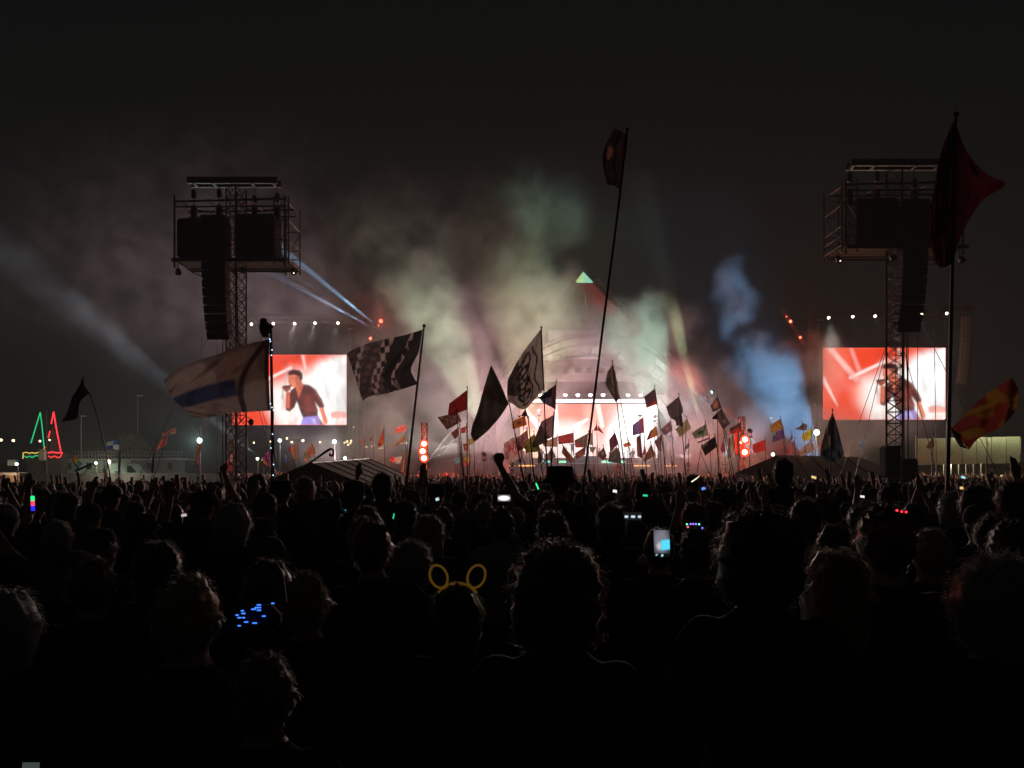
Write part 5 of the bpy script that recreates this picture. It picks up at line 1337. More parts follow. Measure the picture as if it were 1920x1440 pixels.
def make_hair(name, w, h, back, drop, fuzz, seed, n_strand, rough=.012, wavy=.0, top=0):
    """cap of hair with loose strands: w, h half width and height of the mass, drop = how far it falls behind"""
    rg = np.random.default_rng(seed)
    nth, nph = 26, 20
    V = []
    for j in range(nph + 1):
        a = math.pi * j / nph
        for i in range(nth):
            t_ = 2 * math.pi * i / nth
            x, y, z_ = math.sin(a) * math.cos(t_), math.sin(a) * math.sin(t_), math.cos(a)
            front = max(0, y)
            lim = -.12 if y > .35 else (-.95 if y < .2 else -.5)
            z_c = max(z_, lim)
            px_ = x * w * (1 + .0 * front); py = y * (back if y < 0 else .098) - .006
            pz = 1.62 + z_c * h
            if z_c < -.2 and y < .2 and drop:
                k = min(1, (-z_c - .2) / .75)
                pz -= drop * k; px_ *= (1 + .10 * math.sin(3 * k)); py -= .015 * k
            nz = rough * (math.sin(7 * x + seed) * math.sin(9 * y + 3 * z_ + seed) + .7 * math.sin(19 * x + 13 * z_ + seed * 2) + .5 * math.sin(31 * y - 23 * z_ + seed))
            f = 1 + nz / w
            V.append((px_ * f, py * f, 1.62 + (pz - 1.62) * (f if pz > 1.62 else 1)))
    F = []
    for j in range(nph):
        F += [(j * nth + i, (j + 1) * nth + i, (j + 1) * nth + (i + 1) % nth, j * nth + (i + 1) % nth) for i in range(nth)]
    V = np.array(V)
    # loose strands standing off the surface
    c = np.array((0, -.006, 1.60))
    sv, sf = [], []
    base = len(V)
    pick = rg.integers(nth, (nph - 3) * nth, n_strand)
    for q, k in enumerate(pick):
        p = V[k]; nrm = (p - c) / np.linalg.norm(p - c)
        tang = np.cross(nrm, rg.normal(size=3)); tang /= np.linalg.norm(tang) + 1e-9
        dn = np.array((0, 0, -1.0)) - nrm * (-nrm[2]); dn /= np.linalg.norm(dn) + 1e-6
        tang = tang * (.35 + wavy) + dn * (1 - .5 * wavy); tang /= np.linalg.norm(tang) + 1e-9
        p = p + rg.normal(size=3) * .008
        L = fuzz * rg.uniform(.4, 1.3)
        side = np.cross(nrm, tang) * .0009
        p1 = p + nrm * L * .3 + tang * L * .7; p2 = p + nrm * L * .28 + tang * L * 1.8 + rg.normal(size=3) * L * .25 * (1 + wavy)
        n0 = base + len(sv)
        sv += [p - side, p + side, p1 - side, p1 + side, p2]
        sf += [(n0, n0 + 1, n0 + 3, n0 + 2), (n0 + 2, n0 + 3, n0 + 4)]
    me = bpy.data.meshes.new(name)
    me.from_pydata(V.tolist() + [tuple(p) for p in sv], [], F + sf)
    me.update()
    me.polygons.foreach_set('use_smooth', [True] * len(me.polygons))
    me.materials.append(HAIR)
    return me
HAIRS = {
 'short': make_hair('short_hair', .087, .118, .108, 0, .011, 1, 3000),
 'crop': make_hair('cropped_hair', .083, .112, .104, 0, .009, 2, 1400, .004),
 'curly': make_hair('curly_hair', .118, .135, .135, .03, .020, 3, 4600, .014, 1.0),
 'bob': make_hair('bobbed_hair', .100, .120, .120, .08, .018, 4, 1900, .009),
 'long': make_hair('long_hair', .098, .122, .120, .26, .022, 5, 2300, .010),
 'thick': make_hair('thick_tousled_hair', .112, .128, .125, .06, .016, 6, 4200, .011, .6),
}
def hat_mesh(kind):
    if kind == 'bucket':
        b = MB().lathe([(.165, 1.615), (.118, 1.66), (.105, 1.735), (.098, 1.745), (.002, 1.75)], (0, -.005, 0), n=20, cap=False)
    elif kind == 'cap':
        b = MB().lathe([(.098, 1.645), (.1, 1.69), (.082, 1.728), (.045, 1.745), (.002, 1.748)], (0, -.004, 0), n=18, cap=False)
        b.add([(-.07, .07, 1.655), (.07, .07, 1.655), (.06, .16, 1.645), (0, .185, 1.64), (-.06, .16, 1.645)], [(0, 1, 2, 3, 4)])
    else:
        b = MB().lathe([(.098, 1.63), (.103, 1.66), (.101, 1.70), (.08, 1.748), (.04, 1.77), (.002, 1.775)], (0, -.006, 0), n=18, cap=False)
    me = b.mesh(kind + '_hat', True); me.materials.append(SHIRT)
    return me
HATS = {k: hat_mesh(k) for k in ('bucket', 'cap', 'beanie')}
HAIR_COL = {'dark': (.03, .02, .014), 'brown': (.11, .06, .032), 'fair': (.5, .33, .17), 'red': (.28, .10, .045), 'grey': (.4, .37, .35)}
def person(x, y, h, yaw, body='down', hair='short', hcol='dark', hat=None, hatcol=(.05, .05, .06), shirt=(.03, .03, .035), label=None, group=None, sway=0.0):
    """a whole person standing on the field, h tall"""
    z0 = gz(y)
    t = empty('person', (x, y, z0), label, 'person', group)
    t.rotation_euler = (0, sway, yaw)
    s_ = h / 1.735
    t.scale = (min(s_ * 1.03, 1.05), min(s_ * 1.03, 1.05), s_)
    o = link('body', BODY[body], None, t); o.color = (*shirt, 1)
    if hair:
        o = link('hair', HAIRS[hair], None, t); o.color = (*HAIR_COL[hcol], 1)
    if hat:
        o = link('hat', HATS[hat], None, t); o.color = (*hatcol, 1)
    return t
TAKEN = []
def hero(px, py, d, label, **kw):
    """person whose crown shows at photo pixel (px, py) at distance d"""
    p = P(px, py, d)
    ht = {'curly': 1.79, 'thick': 1.775}.get(kw.get('hair'), 1.75) if not kw.get('hat') else 1.755
    TAKEN.append((p.x, d, .42))
    return person(p.x, d, (p.z - gz(d)) * 1.735 / ht, kw.pop('yaw', random.uniform(-.2, .2)), label=label, **kw)
NG = 'people standing close by'
hero(1045, 1003, 1.9, 'person with wide tousled hair edged in light, below the long slanting pole', hair='thick', hcol='brown', group=NG)
hero(355, 1078, 2.1, 'fair haired person with bright rim of light, beside the blue glowing dots', hair='short', hcol='fair', shirt=(.09, .05, .05), group=NG)
hero(1565, 1030, 2.3, 'fair long haired person lit along the left edge of the head', hair='long', hcol='fair', group=NG)
hero(1660, 944, 2.6, 'tall short haired person beside the row of small red dots', hair='short', hcol='brown', group=NG)
EARS = hero(858, 1092, 2.6, 'dark haired person wearing a golden mouse ear headband', hair='bob', hcol='dark', group=NG, yaw=0)
hero(1865, 1028, 2.0, 'big curly haired person with grey frizz at the right', hair='curly', hcol='grey', group=NG)
hero(1893, 975, 3.6, 'dark haired person behind the big curly haired one', hair='short', hcol='brown', group=NG)
hero(1425, 940, 2.2, 'broad dark silhouetted person in front of the hip roofed tent', hair='curly', hcol='dark', shirt=(.02, .022, .015), group=NG)
hero(497, 1226, 1.9, 'short person with faint reddish rim on the hair below the blue dots', hair='short', hcol='red', group=NG)
hero(175, 1044, 3.0, 'red haired person beside a curved rim of hair at the left', hair='short', hcol='red', group=NG)
hero(140, 1030, 3.6, 'person in a dark cap behind the red haired one', hair='crop', hcol='fair', hat='cap', group=NG)
hero(298, 1014, 3.3, 'dark long haired person left of the green beanie', hair='long', hcol='dark', group=NG)
hero(15, 1102, 2.3, 'grey haired person at the far left of the near crowd', hair='bob', hcol='grey', group=NG)
hero(500, 1012, 3.6, 'person in a dark green beanie', hair='crop', hcol='dark', hat='beanie', hatcol=(.03, .075, .012), group=NG)
hero(505, 1047, 2.9, 'brown haired person just below the green beanie', hair='bob', hcol='brown', group=NG)
hero(680, 968, 4.6, 'red haired person with lit flat crown of hair', hair='short', hcol='red', group=NG)
hero(770, 1008, 3.9, 'grey haired person with lit curls behind the mouse ears', hair='curly', hcol='grey', group=NG)
hero(805, 965, 5.0, 'person in a hood with thin ring of light round it', hair='long', hcol='fair', group=NG)
hero(830, 950, 6.0, 'brown haired person behind the hooded one', hair='short', hcol='brown', group=NG)
hero(575, 1072, 2.7, 'fair haired person with faintly lit crown below the green beanie', hair='short', hcol='fair', group=NG)
PHN = hero(1236, 985, 3.9, 'person holding up a phone with bright blue and white picture', body='phone', hair='crop', hcol='dark', group=NG, yaw=0)
hero(1308, 990, 3.7, 'person with short hair right of the raised phone', hair='short', hcol='dark', group=NG)
hero(1145, 945, 5.0, 'person with dark hair behind the raised phone', hair='bob', hcol='dark', group=NG)
hero(1335, 940, 5.6, 'one of two dark heads side by side beyond the coloured dots', hair='short', hcol='brown', group=NG)
hero(1300, 943, 5.4, 'left of two dark heads beyond the coloured dots', hair='short', hcol='red', group=NG)
hero(940, 950, 5.2, 'person in a pale jacket holding a bright phone below the fist', body='phone', hair='short', hcol='brown', shirt=(.22, .21, .2), group=NG)
hero(1745, 985, 3.4, 'person with bald lit crown right of the red dots', hair='crop', hcol='fair', group=NG)
hero(1830, 905, 6.0, 'dark curly haired person right of the thick flag pole', hair='curly', hcol='dark', group=NG)
FIST = hero(1050, 872, 6.6, 'person in a dark bucket hat raising a fist before the stage', body='fist', hair='crop', hcol='dark', hat='bucket', hatcol=(.03, .025, .02), shirt=(.02, .02, .02), group=NG, yaw=.1)
hero(716, 883, 9.0, 'curly haired person with both arms raised beside the striped tent', body='both', hair='curly', hcol='dark', shirt=(.05, .05, .05), group=NG, yaw=0)
hero(484, 888, 8.5, 'long haired person with one arm up by the string light pole', body='fist', hair='long', hcol='red', group=NG, yaw=-.3)
hero(571, 891, 9.2, 'person with a bright ring of frizzy hair before the striped tent', hair='curly', hcol='fair', group=NG)
hero(796, 880, 20, 'broad person standing tall below the red lamp column', hair='crop', hcol='dark', group=NG)
hero(1298, 887, 13, 'round headed person silhouetted before the stage smoke', hair='curly', hcol='dark', group=NG)
hero(1468, 856, 9.5, 'tall dark figure silhouetted against the hip roofed tent', hair='thick', hcol='dark', group=NG)
# mouse ears: a headband and two hoops, part of what that person wears
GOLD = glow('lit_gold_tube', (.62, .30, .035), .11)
def ring_pts(c, rx, rz, n=18, tilt=0):
    return [(c[0] + math.cos(2 * math.pi * i / n) * rx * math.cos(tilt) - math.sin(2 * math.pi * i / n) * rz * math.sin(tilt), c[1], c[2] + math.cos(2 * math.pi * i / n) * rx * math.sin(tilt) + math.sin(2 * math.pi * i / n) * rz * math.cos(tilt)) for i in range(n)]
hb = MB().path([(math.sin(a) * .102, -.005, 1.63 + math.cos(a) * .118) for a in [-.85 + .085 * i for i in range(21)]], .006, 7).build('headband', GOLD, EARS, True)
for sx in (-1, 1):
    MB().path(ring_pts((sx * .075, -.005, 1.775), .034, .048, 20, -sx * .35), .005, 7, True).build('ear_hoop', GOLD, hb, True)
# remaining crowd near the camera, each a person of their own
ys_, tries = [], 0
poses = ['down'] * 8 + ['fold'] * 4 + ['up1', 'both', 'phone', 'fist']
shirts = [(.03, .03, .035), (.02, .025, .04), (.06, .055, .05), (.1, .09, .085), (.05, .02, .02), (.02, .035, .025), (.12, .12, .12), (.03, .04, .07), (.08, .05, .03)]
HL = {'short': 'short', 'crop': 'cropped', 'curly': 'curly', 'bob': 'bobbed', 'long': 'long', 'thick': 'tousled'}
PL = {'down': 'arms down', 'fold': 'hands in front', 'up1': 'one arm raised', 'both': 'both arms raised', 'phone': 'both hands held up', 'fist': 'fist raised'}
CN = {'dark': 'dark', 'brown': 'brown', 'fair': 'fair', 'red': 'reddish', 'grey': 'grey'}
n_people = 0
rp = random.Random(21)
while n_people < 255 and tries < 60000:
    tries += 1
    y = 3.0 + 12.4 * math.sqrt(rp.random())
    x = rp.uniform(-.74, .74) * y
    if any((x - a) ** 2 + (y - b) ** 2 < c * c for a, b, c in TAKEN): continue
    if y < 5.2 and 1165 < 960 + FOC * x / y < 1335: continue        # keeps the lit phone and collar in view
    TAKEN.append((x, y, .54))
    hr = rp.choice(['short'] * 4 + ['crop'] * 2 + ['curly', 'bob', 'bob', 'long', 'long', 'long', 'thick'])
    hc = rp.choice(['dark'] * 4 + ['brown'] * 4 + ['fair', 'red', 'grey'])
    hat = rp.choice([None] * 7 + ['bucket', 'cap', 'beanie'])
    if y < 5.5 and hat == 'bucket': hat = None
    ppx = 960 + FOC * x / y
    bd = rp.choice(poses) if y > 5 and not (755 < ppx < 830 or 1370 < ppx < 1430) else rp.choice(['down', 'fold'])
    hgt = min(max(rp.gauss(1.68, .075), 1.5), 1.86) - (.05 if y < 4.5 else 0)
    if hat: hr = rp.choice(['crop', 'bob', 'short']) if hat != 'beanie' else 'crop'
    zone = 'near' if y < 7 else ('middle' if y < 11.5 else 'farther')
    lab = 'person with %s %s hair%s, %s, in the %s crowd' % (HL[hr], CN[hc], ' under a %s' % hat.replace('bucket', 'sunhat') if hat else '', PL[bd], zone)
    person(x, y, hgt, rp.uniform(-.35, .35), bd, hr, hc, hat, rp.choice([(.04, .04, .05), (.07, .055, .04), (.08, .03, .03), (.03, .05, .03), (.1, .1, .1)]), rp.choice(shirts), lab, 'people of the nearer crowd', rp.uniform(-.04, .04))
    n_people += 1
# players on the stage deck
for x, yy, lab, bd in ((1.2, -7.5, 'singer in dark clothes standing at the front of the stage', 'fold'), (-5.6, -6.5, 'guitarist in dark clothes on the left of the stage', 'fold'), (5.4, -6.0, 'guitarist in dark clothes on the right of the stage', 'fold'), (-1.6, -2.4, 'drummer raising both arms at the back of the stage', 'both')):
    o = person(SX + x, SD + yy, 1.78, math.pi, bd, 'short', 'dark', None, (0, 0, 0), (.02, .02, .025), lab, 'band on the stage')
    o.location.z = BASE + DECK + (.9 if yy > -3 else 0)
# the far crowd: thousands of small simple figures that read as one mass
def mini_person(arm):
    b = MB()
    b.lathe([(.11, 0), (.17, .8), (.21, 1.2), (.2, 1.36), (.07, 1.46), (.06, 1.5)], (0, 0, 0), n=6, cap=False)
    b.ball((0, 0, 1.61), .115, 6, 5, (.88, 1, 1.1))
    if arm == 1: b.tube((.18, 0, 1.36), (.28, .05, 1.68), .05, 4, .04, cap=False).tube((.28, .05, 1.68), (.22, .08, 1.98), .04, 4, .05)
    if arm == 2:
        for s in (-1, 1): b.tube((s * .18, 0, 1.36), (s * .34, .05, 1.62), .05, 4, .04, cap=False).tube((s * .34, .05, 1.62), (s * .3, .08, 1.92), .04, 4, .05)
    return np.array(b.v), b.f
MINI = [mini_person(k) for k in range(3)]
CV, CF, CC = [], [], []
off = 0
pal = np.array([(.03, .03, .035), (.06, .05, .05), (.10, .08, .07), (.18, .14, .12), (.03, .04, .06), (.25, .22, .2), (.08, .03, .03), (.35, .32, .3), (.05, .06, .04)])
y = 15.0
rc = np.random.default_rng(5)
while y < 74:
    step = .62 + .006 * y
    half = .73 * y + 1
    n = int(2 * half / (step * 1.02))
    xs_ = np.linspace(-half, half, n) + rc.uniform(-.26, .26, n)
    for x in xs_:
        yy = y + rc.uniform(-.28, .28)
        pxx = 960 + FOC * x / yy
        if 48 > yy > 37 and (470 < pxx < 770): continue          # the striped tent stands here
        if 53 > yy > 42.5 and (1385 < pxx < 1690): continue
        if abs(x - T1.location.x) < .9 and abs(yy - 42) < .9 or abs(x - T2.location.x) < .9 and abs(yy - 39.5) < .9: continue
        if pxx < 430 and yy > 40: continue
        if rc.random() < .06: continue
        V, F = MINI[rc.choice(3, p=(.82, .10, .08))]
        a = rc.uniform(-.6, .6); s = rc.uniform(.9, 1.09)
        M = np.array([[math.cos(a), -math.sin(a), 0], [math.sin(a), math.cos(a), 0], [0, 0, 1]]) * s
        W = V @ M.T + np.array((x, yy, gz(yy)))
        CV.append(W); CF += [tuple(i + off for i in f) for f in F]
        off += len(V)
        body_c = pal[rc.integers(len(pal))]; head_c = np.array((.05, .03, .02)) if rc.random() < .8 else np.array((.3, .2, .14))
        CC.append(np.where((V[:, 2:3] > 1.48) & (np.abs(V[:, 0:1]) < .2), head_c, np.where(np.abs(V[:, 0:1]) > .22, np.array((.35, .2, .14)), body_c)))
    y += step
me = bpy.data.meshes.new('crowd')
me.from_pydata(np.concatenate(CV).tolist(), [], CF); me.update()
me.polygons.foreach_set('use_smooth', [True] * len(me.polygons))
at = me.color_attributes.new('Col', 'FLOAT_COLOR', 'POINT')
cc = np.ones((off, 4), np.float32); cc[:, :3] = np.concatenate(CC); at.data.foreach_set('color', cc.ravel())
cm = bpy.data.materials.new('crowd_clothing'); cm.use_nodes = True
vcn = cm.node_tree.nodes.new('ShaderNodeVertexColor'); vcn.layer_name = 'Col'
cb = cm.node_tree.nodes['Principled BSDF']
cm.node_tree.links.new(vcn.outputs['Color'], cb.inputs['Base Color']); cb.inputs['Roughness'].default_value = .75; cb.inputs['Specular IOR Level'].default_value = .3; cb.inputs['Sheen Weight'].default_value = .4
tag(link('crowd', me, cm), 'dense far crowd of small figures reaching up to the stage', 'crowd', kind='stuff')

# ------------------------------------------------------------------ phones, glow sticks and small lights in the crowd
def phone(x, y, d, w, h, colf, label, s=1.4, rot=0.0, pitch=-.15, group='lit phones held up in the crowd'):
    c = P(x, y, d)
    t = empty('phone', c, label, 'phone', group)
    t.rotation_euler = (pitch, rot, 0)
    MB().bbox((0, 0.006, 0), (w + .006, .009, h + .008), .003).build('case', mat('phone_case', (.01, .01, .012), .3, 0, .5), t)
    U, V = np.meshgrid(np.linspace(-.5, .5, 18), np.linspace(-.5, .5, 26))
    pts = np.stack([U * w, np.full(U.shape, -.0005), V * h], -1)
    sheet('display', pts, attr_glow('phone_display', s, d < 5.1), t, colf(U + .5, V + .5), smooth=False)
    return t
def pic_stage(u, v):
    c = np.zeros(u.shape + (3,)); c[...] = (.02, .02, .03)
    c = over(c, .8 * smooth01(.75, .2, np.hypot(u - .45, v - .62)), (.25, .25, .3))
    c = over(c, smooth01(.06, -.02, np.abs(v - .43 - .08 * (u - .5)) - .16) * smooth01(.3, .55, u), (.1, .75, 1.0))
    c = over(c, .8 * smooth01(.2, .05, np.hypot(u - .3, v - .4)), (.7, .6, .65))
    c = over(c, (v < .14) * 1.0, (.005, .005, .006))
    c = over(c, smooth01(.09, .06, np.hypot(u - .5, (v - .07) * 1.8)), (.4, .9, 1.0))
    c = over(c, smooth01(.06, .04, np.hypot(u - .15, (v - .07) * 1.8)), (.5, .8, .8))
    c = over(c, ((v > .17) & (v < .19) & (u > .1) & (u < .9)) * .7, (.5, .6, .7))
    return c
def pic_white(u, v):
    c = np.zeros(u.shape + (3,)); c[...] = (.05, .045, .05)
    return over(c, smooth01(.5, .1, np.hypot((u - .5) * .8, v - .5)), (1, .85, .9))
hp = 52 * PX(3.55)
phone(1241, 1019, 3.52, .075, .128, pic_stage, 'nearest lit phone showing the stage in blue and white', 1.0)
phone(1187, 968, 4.6, .105, .05, lambda u, v: over(np.full(u.shape + (3,), .01), smooth01(.22, .05, np.abs(v - .45)) * (np.sin(u * 16) > -.2), (.6, .75, .85)), 'phone held sideways with a thin row of light left of the nearest phone', 1.1)
phone(945, 934, 5.0, .085, .045, pic_white, 'very bright phone held sideways below the raised fist', 2.2)
for x, y, d, col, lab in ((1210, 929, 7, (.03, .6, .35), 'small phone with green screen before the stage'), (1153, 921, 9, (.9, .85, .8), 'small white phone before the stage right of the slanting pole'), (820, 936, 8, (.5, .7, .7), 'pale sideways phone below the red lamp column'), (1319, 916, 9, (.15, .3, .9), 'blue lit phone below the ladder'), (645, 957, 6.5, (.02, .55, .7), 'small turquoise light in front of the striped tent'), (1526, 895, 11, (.9, .65, .25), 'amber lit phone by the thick flag pole'), (1803, 915, 7, (.9, .62, .2), 'yellow lit phone right of the thick flag pole'), (1806, 895, 9, (.4, .8, .85), 'pale blue phone above the yellow lit one'), (1616, 931, 8, (.85, .85, .7), 'small white phone above the tall short haired person'), (443, 992, 5.5, (.8, .5, .08), 'small yellow light left of the striped tent'), (345, 966, 7, (.55, .45, .45), 'dim pale phone left of the left mast'), (379, 935, 10, (.85, .8, .75), 'tiny white phone by the left mast')):
    s_ = 5.5 * PX(d)
    phone(x, y, d, s_ * random.uniform(.9, 1.9), s_ * random.uniform(.6, 1.0), lambda u, v, c=col: np.broadcast_to(np.array(c), u.shape + (3,)) * (.5 + .5 * (np.sin(u * 9) * np.sin(v * 7) > -.3))[..., None], lab, 1.2, random.uniform(-.4, .4))
phone(58, 1438, 1.7, .04, .02, lambda u, v: np.full(u.shape + (3,), .25) + np.array((0, .06, .05)), 'greyish phone edge low at the left of the near crowd', .2)
def stick(p0, p1, d, cols, label, r=.008):
    a, b = P(*p0, d), P(*p1, d)
    t = empty('glow_stick', b, label, 'glow stick', 'glowing sticks in the crowd')
    o = Vector(t.location); n = len(cols)
    for i, c in enumerate(cols):
        MB().tube((a - o).lerp(b - o, i / n), (a - o).lerp(b - o, (i + .96) / n), r, 8).build('tube', glow('stick_%.2f_%.2f_%.2f' % c, c, 1.6), t)
    MB().tube(b - o, (b - o) + (b - a).normalized() * .03, r * .9, 8).build('grip', BLACK, t)
stick((61, 930), (62, 958), 6, [(.02, .8, .2), (.9, .05, .12), (.02, .02, .9)], 'upright stick glowing green, red and blue', .014)
stick((1005, 906), (1010, 918), 8, [(.05, .7, .25)], 'short green glow stick under the raised arm', .008)
stick((1312, 893), (1296, 904), 10, [(.7, .7, .45)], 'pale slanting glow stick below the ladder', .008)
stick((739, 963), (737, 973), 7, [(.02, .4, .25)], 'thin dim green glow stick behind the hooded person', .006)
t = empty('led_collar', P(1296, 985, 4.2), 'arc of blue, green and red dots worn beyond the nearest phone', 'light string')
for i, (x, y, c) in enumerate(((1288, 983, (.1, .9, .3)), (1290, 988, (1, .1, .15)), (1295, 982.5, (.2, .15, 1)), (1300, 982.5, (.3, .12, 1)), (1305, 982.5, (.2, .15, 1)), (1311, 983, (.15, .9, .4)), (1317, 990, (.25, .15, 1)))):
    MB().ball(P(x, y, 4.2) - Vector(t.location), .0055, 7, 5).build('bulb', glow('dot_%.2f_%.2f' % c[:2], c, 2.4), t)
MB().path([P(x, y, 4.206) - Vector(t.location) for x, y in ((1286, 986), (1295, 983), (1306, 983), (1314, 986), (1319, 993))], .003, 5).build('wire', BLACK, t)
t = empty('led_strip', P(1690, 960, 2.45), 'row of three small red lights beside the tall short haired person', 'light string')
for x, y in ((1682, 957), (1691, 959), (1699, 960)):
    MB().ball(P(x, y, 2.45) - Vector(t.location), .0042, 7, 5).build('bulb', glow('dot_red', (1, .03, .05), 2.2), t)
MB().path([P(x, y, 2.455) - Vector(t.location) for x, y in ((1678, 957), (1690, 960), (1702, 962))], .0025, 5).build('strip', BLACK, t)
t = empty('led_bag', P(480, 1160, 2.2), 'dark bag sprinkled with small blue glowing lights', 'bag')
o = Vector(t.location)
MB().bbox((0, .05, -.01), (.12, .08, .085), .03).build('pouch', mat('blue_black_cloth', (.01, .012, .03), .8), t)
MB().path([(-.07, .05, .04), (-.06, .05, .12), (0, .06, .16), (.06, .05, .12), (.07, .05, .04)], .008, 6).build('strap', BLACK, t)
BLU = glow('bag_blue', (.05, .22, 1), 1.3)
for i, (x, y, w) in enumerate(((486, 1134, 8), (484, 1139, 12), (476, 1142, 9), (486, 1144, 8), (512, 1131, 6), (455, 1145, 6), (457, 1150, 8), (445, 1153, 6), (449, 1158, 7), (457, 1158, 6), (495, 1155, 7), (462, 1166, 8), (478, 1168, 9), (449, 1173, 6))):
    MB().bbox(P(x, y, 2.2) - o + Vector((0, -.002, 0)), (w * PX(2.2), .004, .0042), .001).build('light_spot', BLU, t)
# ------------------------------------------------------------------ beam lights of the show, with added fill and rim lights
def beam_light(src, tgt, W, col, size, blend, label, r=.12):
    s, t_ = P(*src), P(*tgt)
    dv = (t_ - s).normalized()
    t = empty('beam_light', s, label, 'stage light', 'moving beam lights of the stage')
    side = dv.cross(Vector((0, 1, 0.01))).normalized()
    h = MB().lathe([(.10, -.42), (.19, -.34), (.2, -.1), (.17, .02)], (0, 0, 0), dv, 12).build('head', CABINET, t)
    MB().lathe([(.003, .0), (.15, .0), (.155, -.02)], dv * .03, dv, 12).build('lens', glow('beam_lens_%.2f_%.2f' % col[:2], col, 6), h)
    base = -dv * .2 + Vector((0, .1, -.55))
    MB().bbox(base, (.42, .4, .16), .03).build('base', CABINET, t)
    for k in (-1, 1): MB().tube(-dv * .2 + side * .24 * k, base + side * .18 * k, .03).build('yoke', BLACK, t)
    zf = gz(s.y) - s.z
    if zf < -1.2 and s.y > 50: MB().tube(base, (base.x, base.y, zf), .05).build('stand', BLACK, t)
    lamp('beam', 'SPOT', dv * .3, W, col, r, dv * 3, size, blend, t)
    return t
KB = 1.0
beam_light((704, 609, 85), (548, 482, 96), 9000000, (.36, .68, 1), 2.9, .5, 'beam light throwing the brightest thin blue beam past the left delay tower')
beam_light((702, 616, 85.5), (495, 505, 96), 3000000, (.45, .66, 1), 3.0, .6, 'beam light throwing the fainter thin blue beam past the left delay tower')
beam_light((492, 862, 84), (0, 468, 78), 380000, (.78, .88, 1), 10, 1.0, 'beam light throwing a broad pale beam over the cabin block')
beam_light((1545, 892, 78), (1355, 540, 82), 230000, (.15, .54, 1), 36, 1.0, 'beam light colouring the smoke blue beside the video screen')
beam_light((1335, 735, 80), (1290, 760, 79), 9000, (.3, .8, .9), 20, .7, 'beam light with faint teal beam right of the stage')
beam_light((1226, 778, 86), (1150, 690, 84), 200000, (.85, 1, .95), 14, .6, 'beam light with thick white beam inside the stage arch')
beam_light((1316, 803, 79), (1288, 690, 78), 520000, (.85, 1, .5), 8, .6, 'beam light with yellow green beam at the right edge of the stage')
beam_light((912, 815, 79), (800, 555, 82), 380000, (.84, 1, .66), 34, 1.0, 'beam light whitening the smoke left of the pyramid')
beam_light((985, 800, 76), (1010, 590, 78), 75000, (.86, 1, .5), 60, .9, 'beam light tinting the smoke before the pyramid yellow green')
beam_light((1252, 806, 76), (1190, 620, 78), 190000, (.5, 1, .74), 42, .9, 'beam light tinting the smoke before the pyramid teal')
beam_light((1404, 806, 67), (1150, 575, 90), 60000, (1, .06, .04), 15, 1.0, 'added red spotlight above the red lamp column washing the pyramid')  # added lamp to redden the pyramid, its start lost in the column's glow
beam_light((905, 850, 74), (740, 740, 79), 10000, (1, .93, .84), 80, .9, 'beam light washing the smoke bank left of the stage')
beam_light((640, 872, 80), (230, 400, 84), 56000, (1, .66, .76), 88, 1.0, 'added fill light tinting the smoky air on the left pink')  # added fill for the mauve glow in the left haze
beam_light((1350, 858, 78), (1600, 700, 82), 8000, (.66, .76, 1), 80, 1.0, 'added fill light tinting the air on the right violet')  # added fill for the cool glow in the right haze
beam_light((1010, 770, 82), (840, 930, 30), 24000, (1, .78, .64), 56, .6, 'added rim light on the left of the stage pointing at the crowd')  # added lamp, gives the crowd its rim light
beam_light((1200, 770, 82), (1180, 930, 30), 24000, (1, .84, .74), 56, .6, 'added rim light on the right of the stage pointing at the crowd')  # second added lamp for the crowd's rim light
beam_light((960, 868, 73), (930, 560, 84), 46000, (1, .64, .64), 120, 1.0, 'added pink fill light on the ground left of the stage opening')  # added broad fill so no smoke stays dark between the beams
beam_light((1290, 868, 74), (1250, 600, 82), 14000, (1, .6, .64), 110, 1.0, 'added pink fill light on the ground right of the stage opening')  # weaker added fill for the smoke on this side
# ------------------------------------------------------------------ air: thin even haze, and drifting stage smoke
def volume_mat(name, density, color=(1, 1, 1), aniso=0.0, attr=None):
    m = bpy.data.materials.new(name); m.use_nodes = True
    n, l = m.node_tree.nodes, m.node_tree.links
    n.clear()
    o = n.new('ShaderNodeOutputMaterial'); v = n.new('ShaderNodeVolumePrincipled')
    v.inputs['Color'].default_value = (*color, 1)
    v.inputs['Density'].default_value = density
    v.inputs['Anisotropy'].default_value = aniso
    v.inputs['Density Attribute'].default_value = attr or ''
    v.inputs['Temperature Attribute'].default_value = ''
    l.new(v.outputs[0], o.inputs['Volume'])
    return m
hz = MB().box((0, 62, 14), (230, 150, 34)).build('haze', volume_mat('haze_air', 0.0010, (.9, .93, 1), 0.0))
tag(hz, 'thin smoky night air hanging over the field', 'haze', kind='stuff')

